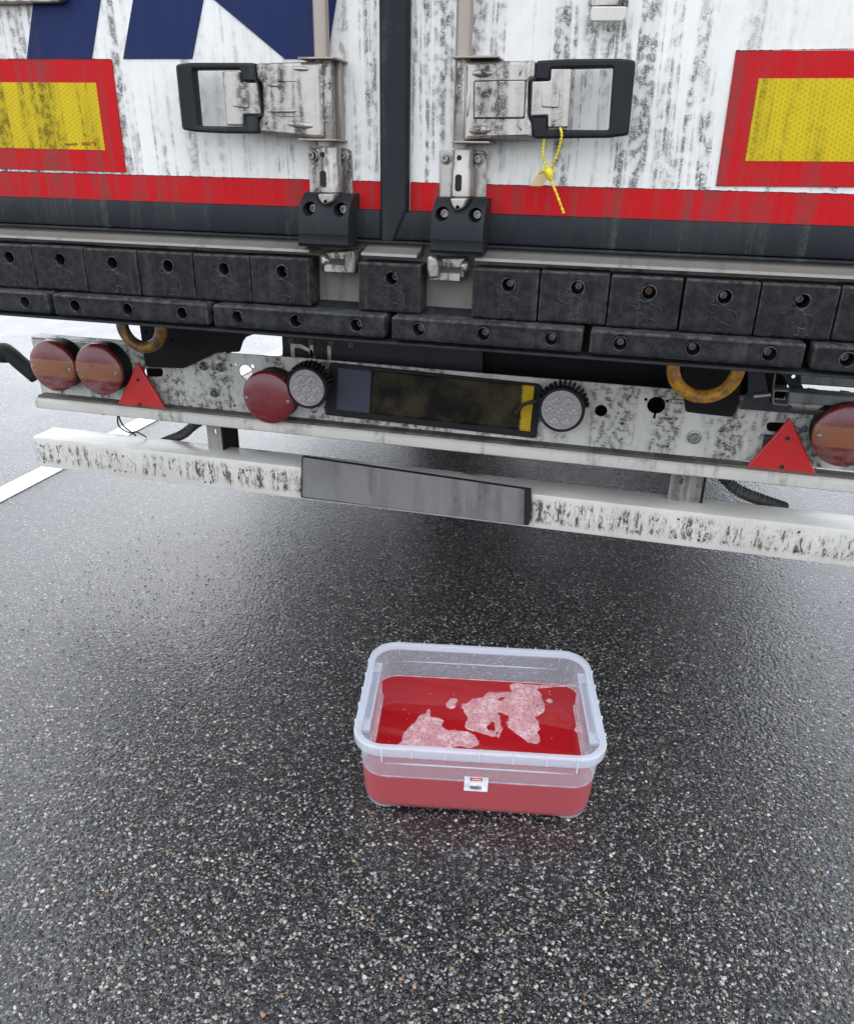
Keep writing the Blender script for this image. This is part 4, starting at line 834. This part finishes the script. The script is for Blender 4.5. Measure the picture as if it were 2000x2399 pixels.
c_ = at('C', 976, 935, Y=-.052); e_ = at('C', 992, 998, Y=-.054); dv = (e_ - c_)
lathe('seal_lock', c_, dv, [(.004, -.004), (.0075, 0), (.0075, dv.length * .4), (.0035, dv.length)], M['seal_yellow'], SE, 14)
plate('seal_tag', rnd(P('C', [(910, 945), (1010, 915), (1005, 950), (930, 1040), (848, 1040)], -0.046), 0.002), -0.046, 0.0012, M['tag'], SE, bev=0.0003)
tube('tag_rib', [at('C', 912, 946, Y=-.047), at('C', 960, 925, Y=-.048), at('C', 1008, 922, Y=-.048)], 0.0022, M['seal_yellow'], SE, 6)

# ------------------------------------------------------------------ storage box
BW, BD, BH = 0.2525, 0.1830, 0.180; BC = (0.2387, -0.1729); BA = R(10.65)
BX = root('storage_box', (BC[0], BC[1], 0), 'open milky clear plastic storage box of red fluid standing on the asphalt', 'storage box', BA)
def loop(hw, hd, r, z, pocket=0.0, n=10):
    pts = []
    def seg(cx, cy, a0):
        for k in range(n + 1): a = a0 + (PI / 2) * k / n; pts.append((cx + r * math.cos(a), cy + r * math.sin(a)))
    seg(hw - r, hd - r, 0)
    seg(-hw + r, hd - r, PI / 2)
    for t in np.linspace(0, 1, 17)[1:-1]: y = (hd - r) * (1 - 2 * t); pts.append((-hw, y))
    seg(-hw + r, -hd + r, PI)
    seg(hw - r, -hd + r, 1.5 * PI)
    for t in np.linspace(0, 1, 17)[1:-1]: y = (-hd + r) * (1 - 2 * t); pts.append((hw, y))
    out = []
    for x, y in pts:
        if pocket and abs(x) > hw - 0.004:
            f = max(0.0, min(1.0, (0.112 - abs(y)) / 0.022)); f = f * f * (3 - 2 * f); x -= math.copysign(pocket * f, x)
        out.append((x, y, z))
    return out
def wall(z, off):  # half sizes of the outer wall at height z, moved inwards by off; pocket depth
    t = z / 0.17; hw = BW - 0.0205 + 0.0105 * t - off; hd = BD - 0.0185 + 0.0085 * t - off
    pk = 0.017 * max(0.0, min(1.0, (z - 0.06) / 0.03)); return hw, hd, 0.052 - off, pk
def loft(name, loops, mat, parent, cap0=True, cap1=True, closed=False, smooth=35, label=None):
    n = len(loops[0]); V = [p for l in loops for p in l]; F = []; m = len(loops)
    for i in range(m if closed else m - 1):
        j = (i + 1) % m
        for k in range(n): k2 = (k + 1) % n; F.append((i * n + k, i * n + k2, j * n + k2, j * n + k))
    if cap0: F.append(tuple(range(n - 1, -1, -1)))
    if cap1: F.append(tuple(range((m - 1) * n, m * n)))
    return link(name, V, F, mat, parent, label, smooth)
lo = []
for z, inset in ((0.007, 0.010), (0.0085, 0.005), (0.014, 0.001), (0.022, 0.0)):
    hw, hd, r, pk = wall(z, inset); lo.append(loop(hw, hd, r, z, pk))
for z in (0.045, 0.06, 0.075, 0.09, 0.12, 0.148, 0.166): hw, hd, r, pk = wall(z, 0); lo.append(loop(hw, hd, r, z, pk))
for z in (0.166, 0.148, 0.12, 0.09, 0.075, 0.06, 0.045, 0.022): hw, hd, r, pk = wall(z, 0.0018); lo.append(loop(hw, hd, r, z + .0003, pk))
for z, inset in ((0.0155, 0.003), (0.0105, 0.007), (0.0095, 0.012)): hw, hd, r, pk = wall(z, inset); lo.append(loop(hw, hd, r, z, pk))
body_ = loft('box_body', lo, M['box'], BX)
# rim: an overhanging flange with a turned-down lip
hw, hd, r, pk = wall(0.168, 0)
rl = [loop(hw - .003, hd - .003, r, 0.1665, 0), loop(hw + .004, hd + .004, r + .004, 0.1675, 0), loop(BW - .0035, BD - .0035, 0.058, 0.1685, 0), loop(BW - .0032, BD - .0032, 0.058, 0.1570, 0), loop(BW - .001, BD - .001, 0.060, 0.1565, 0), loop(BW, BD, 0.061, 0.1590, 0), loop(BW, BD, 0.061, 0.1760, 0), loop(BW - .003, BD - .003, 0.059, 0.1795, 0), loop(BW - .007, BD - .007, 0.056, 0.1800, 0), loop(hw - .001, hd - .001, r, 0.1795, 0), loop(hw - .003, hd - .003, r, 0.1770, 0)]
loft('box_rim', rl, M['rim'], BX, False, False, closed=True)
for s in (-1, 1):
    hw2, hd2, r2, pk2 = wall(0.162, 0)
    xa, xb = sorted((s * (hw2 - pk2 - .0025), s * (hw2 - .0005))); me = plate_mesh([(xa, -.116), (xb, -.116), (xb, .116), (xa, .116)], [rnd([(xa + .004, -.082), (xa + .004, .082), (xb - .004, .082), (xb - .004, -.082)], .003)], 0.0022, 0.0004)
    co = np.empty(len(me.vertices) * 3); me.vertices.foreach_get('co', co); co = co.reshape(-1, 3); c = (co.min(0) + co.max(0)) / 2; me.vertices.foreach_set('co', (co - c).ravel()); me.update(); c[2] = 0.1625
    place('handle_slot', me, c, M['rim'], BX)
    box('slot_backing', xa + .001, xb - .001, -.110, .110, 0.1515, 0.1525, M['rim'], BX)  # milky plate added under the slot so it reads less dark
for s in (-1, 1):   # handle slots seen as long pockets in the side walls
    hw2, hd2, r2, pk2 = wall(0.14, 0)
    box('handle_bar', s * (hw2 + .0015) - .001, s * (hw2 + .0015) + .001, -0.095, 0.095, 0.138, 0.166, M['rim'], BX, bev=0.0015)
for sy in (-1, 1):
    for i in range(7):
        x = (i - 3) * 0.0655 * (1.0 if abs(i - 3) < 3 else 0.965)
        L_ = 0.034 if abs(i - 3) == 3 else 0.021
        y = sy * (BD + .0004); box('rib', x - .0011, x + .0011, min(y - .0015, y + .0015), max(y - .0015, y + .0015), 0.1795 - L_ * (1 if sy < 0 else .9), 0.1803, M['rib'], BX)
for sx in (-1, 1):
    for i in range(5):
        y = (i - 2) * 0.052; x = sx * (BW + .0004); box('rib', x - .0015, x + .0015, y - .0011, y + .0011, 0.158, 0.1803, M['rib'], BX)
for sy in (-1, 1):
    hwm, hdm, _, _ = wall(0.132, 0); zz = 0.132
    yy = sy * (hdm + .0006)
    V, F = tube_geo([(-0.185, yy, zz - .001), (-0.12, yy, zz), (0.12, yy, zz), (0.185, yy, zz - .001)], [.0003, .0015, .0015, .0003], 8); link('moulded_line', V, F, M['rib'], BX, smooth=60)
for sx in (-1, 1):
    for sy in (-1, 1):
        hwf, hdf, _, _ = wall(0.006, 0.034); V = []
        lathe('foot', (sx * (hwf - .012), sy * (hdf - .012), 0.0), (0, 0, 1), [(.034, 0.0), (.040, .003), (.042, .0085)], M['rim'], BX, 24)
# sticker on the front wall
def onwall(k, x, y, z):
    pass
hws, hds, _, _ = wall(0.085, 0)
ca, sa = math.cos(BA), math.sin(BA)
def tolocal(p): dx, dy = p.x - BC[0], p.y - BC[1]; return (dx * ca + dy * sa, -dx * sa + dy * ca, p.z)
def wallpt(k, x, y, side=-1):
    # the point of the front wall met by that line of sight
    lo_, hi_ = 0.0, 0.18
    for _ in range(40):
        m_ = (lo_ + hi_) / 2; q = tolocal(at(k, x, y, Z=m_)); 
        if q[1] > side * wall(m_, 0)[1]: lo_ = m_
        else: hi_ = m_
    return q
cs_ = [wallpt('K', x, y) for x, y in ((770, 922), (910, 930), (908, 1012), (770, 1005))]
lx0, lx1 = cs_[0][0], cs_[1][0]; lz1 = (cs_[0][2] + cs_[1][2]) / 2; lz0 = (cs_[2][2] + cs_[3][2]) / 2
print('sticker', cs_, 'water', wallpt('K', 380, 932), wallpt('K', 1330, 992))
def wplate(name, x0, x1, z0, z1, off, th, mat, parent):
    y0 = -wall(z0, 0)[1] - off; y1 = -wall(z1, 0)[1] - off
    V = [(x0, y0, z0), (x1, y0, z0), (x1, y1, z1), (x0, y1, z1), (x0, y0 + th, z0), (x1, y0 + th, z0), (x1, y1 + th, z1), (x0, y1 + th, z1)]
    return link(name, V, [(0, 1, 2, 3), (7, 6, 5, 4), (0, 4, 5, 1), (1, 5, 6, 2), (2, 6, 7, 3), (3, 7, 4, 0)], mat, parent)
stk = wplate('price_sticker', lx0, lx1, lz0, lz1, 0.0008, 0.0006, M['paper'], BX)
LW, LH = lx1 - lx0, lz1 - lz0
wplate('red_print', lx0 + .24 * LW, lx0 + .75 * LW, lz1 - .26 * LH, lz1 - .03 * LH, 0.0011, 0.0002, M['label_red'], stk)
wplate('pale_print', lx0 + .30 * LW, lx0 + .70 * LW, lz1 - .19 * LH, lz1 - .11 * LH, 0.0013, 0.0002, M['label_pale'], stk)
rb = random.Random(3); x = lx0 + .24 * LW; V = []; F = []
while x < lx0 + .74 * LW:
    ww = rb.choice([.0002, .0003, .0005]); y0 = -wall(lz0 + .3 * LH, 0)[1] - .0013
    b = len(V); v, f = box_geo(x, x + ww, y0, y0 + .0002, lz0 + .16 * LH, lz0 + .38 * LH); V += v; F += [tuple(i + b for i in ff) for ff in f]; x += ww + rb.choice([.0003, .0005, .0007])
link('barcode', V, F, M['ink'], stk)

GLOW_FAC.inputs[1].default_value = 0
# ------------------------------------------------------------------ the red fluid and its foam
WZ = 0.5 * (wallpt('K', 420, 932)[2] + wallpt('K', 1330, 992)[2]); 
for q_ in (GLOW_FAC, GLOW_TINT): q_.inputs[1].default_value = WZ; q_.inputs[2].default_value = WZ + .0006
print('WZ', WZ)
FL = root('red_fluid', (BC[0], BC[1], 0.0), 'red fluid filling the lower half of the plastic box, foam floating on it', 'liquid', BA)
lo = []
for z, ins in ((0.0105, 0.014), (0.0115, 0.009), (0.016, 0.0045), (0.022, 0.0028)): hw, hd, r, pk = wall(z, ins); lo.append(loop(hw, hd, r, z, pk))
for z in (0.045, 0.06, 0.07, 0.08, 0.09):
    if z < WZ - .004: hw, hd, r, pk = wall(z, .0025); lo.append(loop(hw, hd, r, z, pk))
hw, hd, r, pk = wall(WZ, .0025); lo.append(loop(hw, hd, r, WZ, pk))
loft('fluid_volume', lo, M['fluid'], FL, smooth=30)
wl = loop(*wall(WZ, .0030)[:3], WZ + .0004, wall(WZ, .003)[3]); wl2 = [Vector(p) for p in wl]
V, F = tube_geo(wl2 + [wl2[0]], [.0011 + .0007 * abs(mnoise.noise(p * 60)) for p in wl2 + [wl2[0]]], 6); link('foam_line', V, F, M['foam'], FL, smooth=60)
def foam_poly(k, pts): return [tolocal(at(k, x, y, Z=WZ))[:2] for x, y in pts]
f_right = foam_poly('L', [(1130, 320), (1250, 290), (1330, 320), (1420, 325), (1500, 330), (1750, 318), (1990, 322), (2080, 345), (1960, 345), (1740, 350), (1500, 368), (1490, 385), (1560, 450), (1565, 520), (1610, 620), (1590, 690), (1500, 750), (1470, 775), (1520, 815), (1530, 920), (1500, 970), (1545, 1050), (1545, 1100), (1490, 1130), (1370, 1100), (1300, 1045), (1180, 960), (1110, 910), (1098, 850), (1120, 790), (1110, 740), (1040, 720), (990, 690), (950, 725), (1000, 750), (1000, 880), (1035, 930), (1020, 975), (990, 985), (1000, 1010), (985, 1050), (950, 1025), (880, 1030), (820, 1000), (640, 955), (600, 940), (530, 925), (515, 890), (525, 830), (555, 800), (545, 740), (530, 720), (480, 640), (480, 600), (560, 575), (620, 520), (760, 500), (800, 450), (850, 425), (1000, 435), (1070, 425), (1165, 425), (1140, 390)])
f_holes = [foam_poly('L', q) for q in ([(965, 520), (1010, 485), (1080, 490), (1040, 540), (985, 550)], [(808, 890), (850, 860), (885, 815), (930, 850), (930, 950), (890, 970), (830, 940)], [(1480, 605), (1520, 588), (1540, 605), (1500, 622)], [(930, 975), (960, 960), (990, 980), (965, 1005), (940, 1000)], [(1440, 560), (1465, 548), (1475, 585), (1450, 585)], [(1235, 790), (1265, 790), (1262, 815), (1238, 812)])]
f_left = foam_poly('K', [(378, 742), (405, 720), (408, 680), (450, 640), (480, 610), (505, 570), (545, 560), (552, 530), (570, 535), (565, 575), (620, 585), (650, 600), (632, 625), (665, 655), (790, 665), (830, 685), (858, 735), (800, 762), (740, 745), (700, 758), (620, 770), (400, 760)])
f_small = foam_poly('K', [(663, 500), (690, 470), (725, 472), (728, 488), (715, 495), (718, 520), (690, 530), (668, 518)])
def inwater(pl):
    hw, hd, r, pk = wall(WZ, .0035); return [(max(-hw + .0, min(hw, x)), max(-hd, min(hd, y))) for x, y in pl]
def foam(name, poly, holes_, lbl):
    poly = rnd(inwater(poly), 0.003, 3)
    N = len(poly); jit = []
    for i, (x, y) in enumerate(poly):
        d = mnoise.noise_vector(Vector((x * 160, y * 160, 3))) * 0.0016 + mnoise.noise_vector(Vector((x * 420, y * 420, 8))) * 0.0012; jit.append((x + d.x, y + d.y))
    poly = inwater(jit)
    a = sum(poly[i - 1][0] * poly[i][1] - poly[i][0] * poly[i - 1][1] for i in range(len(poly)))
    if a < 0: poly = poly[::-1]
    hh = []
    for h in holes_:
        h = rnd(h, .002, 3); a = sum(h[i - 1][0] * h[i][1] - h[i][0] * h[i - 1][1] for i in range(len(h))); hh.append(h[::-1] if a > 0 else h)
    me = plate_mesh(poly, hh, 0.0024, 0.0009)
    n = len(me.vertices); co = np.empty(n * 3); me.vertices.foreach_get('co', co); co = co.reshape(-1, 3)
    c = (co.min(0) + co.max(0)) / 2; co = co - c; me.vertices.foreach_set('co', co.ravel()); me.update(); me.shade_smooth(); me.set_sharp_from_angle(angle=R(50))
    ob = bpy.data.objects.new(name, me); COL.objects.link(ob); me.materials.append(M['foam'])
    wpos = Vector((BC[0] + c[0] * ca - c[1] * sa, BC[1] + c[0] * sa + c[1] * ca, WZ + 0.0008)); ob.location = wpos; ob.rotation_euler = (0, 0, BA)
    tag(ob, lbl, 'foam', 'foam patches on the red fluid')
    # bubbles standing on the patch, one joined part
    import bmesh
    xs_ = [p[0] for p in poly]; ys_ = [p[1] for p in poly]
    def inside(x, y, pl):
        r_ = False
        for i in range(len(pl)):
            x1, y1 = pl[i - 1]; x2, y2 = pl[i]
            if (y1 > y) != (y2 > y) and x < (x2 - x1) * (y - y1) / (y2 - y1) + x1: r_ = not r_
        return r_
    area = (max(xs_) - min(xs_)) * (max(ys_) - min(ys_)); cnt = int(area * 260000); V = []; F = []
    base = []
    for j in range(5):
        ph = (j) * (PI / 2) / 4.0
        base.append([(math.cos(ph) * math.cos(2 * PI * k / 10), math.cos(ph) * math.sin(2 * PI * k / 10), math.sin(ph)) for k in range(10)] if j < 4 else [(0, 0, 1)])
    for _ in range(cnt):
        x = rng.uniform(min(xs_), max(xs_)); y = rng.uniform(min(ys_), max(ys_))
        if not inside(x, y, poly) or any(inside(x, y, h) for h in hh): continue
        rr = 0.0006 + 0.0036 * rng.random() ** 7; b = len(V)
        for j in range(4): V += [(x + q[0] * rr, y + q[1] * rr, 0.0009 + q[2] * rr * .8) for q in base[j]]
        V.append((x, y, 0.0009 + rr * .8))
        for j in range(3):
            for k in range(10): k2 = (k + 1) % 10; F.append((b + j * 10 + k, b + j * 10 + k2, b + (j + 1) * 10 + k2, b + (j + 1) * 10 + k))
        for k in range(10): F.append((b + 30 + k, b + 30 + (k + 1) % 10, b + 40))
    if V:
        V = np.array(V) - np.array([c[0], c[1], 0]); m2_ = bpy.data.meshes.new('bubbles'); m2_.from_pydata([tuple(v) for v in V], [], F); m2_.shade_smooth(); m2_.materials.append(M['bubble'])
        bo = bpy.data.objects.new('bubbles', m2_); COL.objects.link(bo); bo.parent = ob; bo['kind'] = 'stuff'
    return ob
foam('foam_patch', f_right, f_holes, 'large pink foam patch with holes, right of centre reaching the back wall')
foam('foam_patch', f_left, [], 'pink foam patch against the front wall at the left')
foam('foam_patch', f_small, [], 'smallest foam patch, a curled islet between the two big ones')
foam('foam_patch', foam_poly('K', [(1250, 482), (1262, 472), (1285, 480), (1285, 492), (1262, 495)]), [], 'tiny oval foam fleck behind, near the right wall')
foam('foam_patch', foam_poly('K', [(1420, 530), (1432, 540), (1440, 640), (1452, 680), (1425, 670), (1412, 650), (1425, 635), (1432, 600)]), [], 'narrow foam strip along the right wall')
# flecks
V = []; F = []
for _ in range(150):
    x = rng.uniform(-.2, .2); y = rng.uniform(-.14, .14)
    if abs(x) < .05 and rng.random() < .5: continue
    rr = 0.0004 + 0.0016 * rng.random() ** 4; b = len(V); st_ = 1 + rng.random() * 1.5; an = rng.random() * PI
    for k in range(8):
        a = 2 * PI * k / 8; u_, v_ = rr * st_ * math.cos(a), rr * math.sin(a); V.append((x + u_ * math.cos(an) - v_ * math.sin(an), y + u_ * math.sin(an) + v_ * math.cos(an), WZ - .0004))
    V.append((x, y, WZ + .0006))
    for k in range(8): F.append((b + k, b + (k + 1) % 8, b + 8))
link('foam_flecks', V, F, M['foam'], FL, kind='stuff', smooth=60)

# ------------------------------------------------------------------ stone chips standing proud of the asphalt in the foreground
def chips(n, xr_, yr_, size, seed, zmul=1.0):
    g_ = np.random.default_rng(seed); V = []; F = []; C_ = []
    x = g_.uniform(xr_[0], xr_[1], n); y = g_.uniform(yr_[0], yr_[1], n)
    keep = g_.random(n) < np.clip((0.9 - y) / 1.5, 0.0, 1.0) ** 1.3 * np.clip((1.6 - np.abs(x - .25)) / .6, 0, 1); x = x[keep]; y = y[keep]; n = len(x)
    s = size * (0.45 + 0.9 * g_.random(n) ** 2.2); asp = 0.32 + 0.6 * g_.random(n); an = g_.random(n) * 2 * PI
    k = 6; ang = np.linspace(0, 2 * PI, k, endpoint=False)[None, :] + g_.uniform(-.35, .35, (n, k)); rad = (0.75 + 0.4 * g_.random((n, k)))
    bx = np.cos(ang) * rad * s[:, None]; by = np.sin(ang) * rad * (s * asp)[:, None]; tilt = g_.uniform(-.18, .18, (n, 2))
    h = s * 0.22 * zmul
    def tr(px, py): return px * np.cos(an)[:, None] - py * np.sin(an)[:, None] + x[:, None], px * np.sin(an)[:, None] + py * np.cos(an)[:, None] + y[:, None]
    x0, y0 = tr(bx, by); x1, y1 = tr(bx * .72, by * .72)
    top = h[:, None] + tilt[:, :1] * bx * .7 + tilt[:, 1:] * by * .7
    P0 = np.stack([x0, y0, np.full_like(x0, -0.0008)], -1); P1 = np.stack([x1, y1, top], -1)
    allv = np.concatenate([P0, P1], 1).reshape(-1, 3)
    base = np.arange(n)[:, None] * 2 * k; F = []
    i = np.arange(k); j = (i + 1) % k
    quads = np.stack([i, j, k + j, k + i], -1)[None] + base[:, :, None]
    quads = quads.reshape(-1, 4); tops = (np.arange(k, 2 * k)[None] + base)
    pal = np.array([(0.03, 0.032, 0.035), (0.08, 0.082, 0.087), (0.15, 0.15, 0.148), (0.26, 0.255, 0.235), (0.38, 0.365, 0.33), (0.46, 0.43, 0.35), (0.32, 0.18, 0.08), (0.30, 0.24, 0.20)])
    pr = np.array([.24, .22, .18, .14, .10, .05, .02, .05]); ci = g_.choice(8, n, p=pr); tone = pal[ci] * g_.uniform(.8, 1.15, (n, 1))
    me = bpy.data.meshes.new('stone_chips'); nl = quads.size + tops.size
    me.vertices.add(len(allv)); me.vertices.foreach_set('co', allv.ravel())
    me.loops.add(nl); me.loops.foreach_set('vertex_index', np.concatenate([quads.ravel(), tops.ravel()]).astype(np.int32))
    npoly = len(quads) + n; me.polygons.add(npoly)
    ls = np.concatenate([np.arange(len(quads)) * 4, quads.size + np.arange(n) * k]).astype(np.int32); me.polygons.foreach_set('loop_start', ls)
    me.update(calc_edges=True); me.validate()
    at_ = me.attributes.new('tone', 'FLOAT_COLOR', 'POINT'); cc = np.ones((n, 2 * k, 4)); cc[:, :, :3] = tone[:, None, :]; at_.data.foreach_set('color', cc.ravel())
    me.materials.append(M['stone']); o = bpy.data.objects.new('stone_chips', me); COL.objects.link(o); o['kind'] = 'stuff'
    return o
chips(88000, (-1.35, 1.8), (-1.25, 0.9), 0.0042, 5)
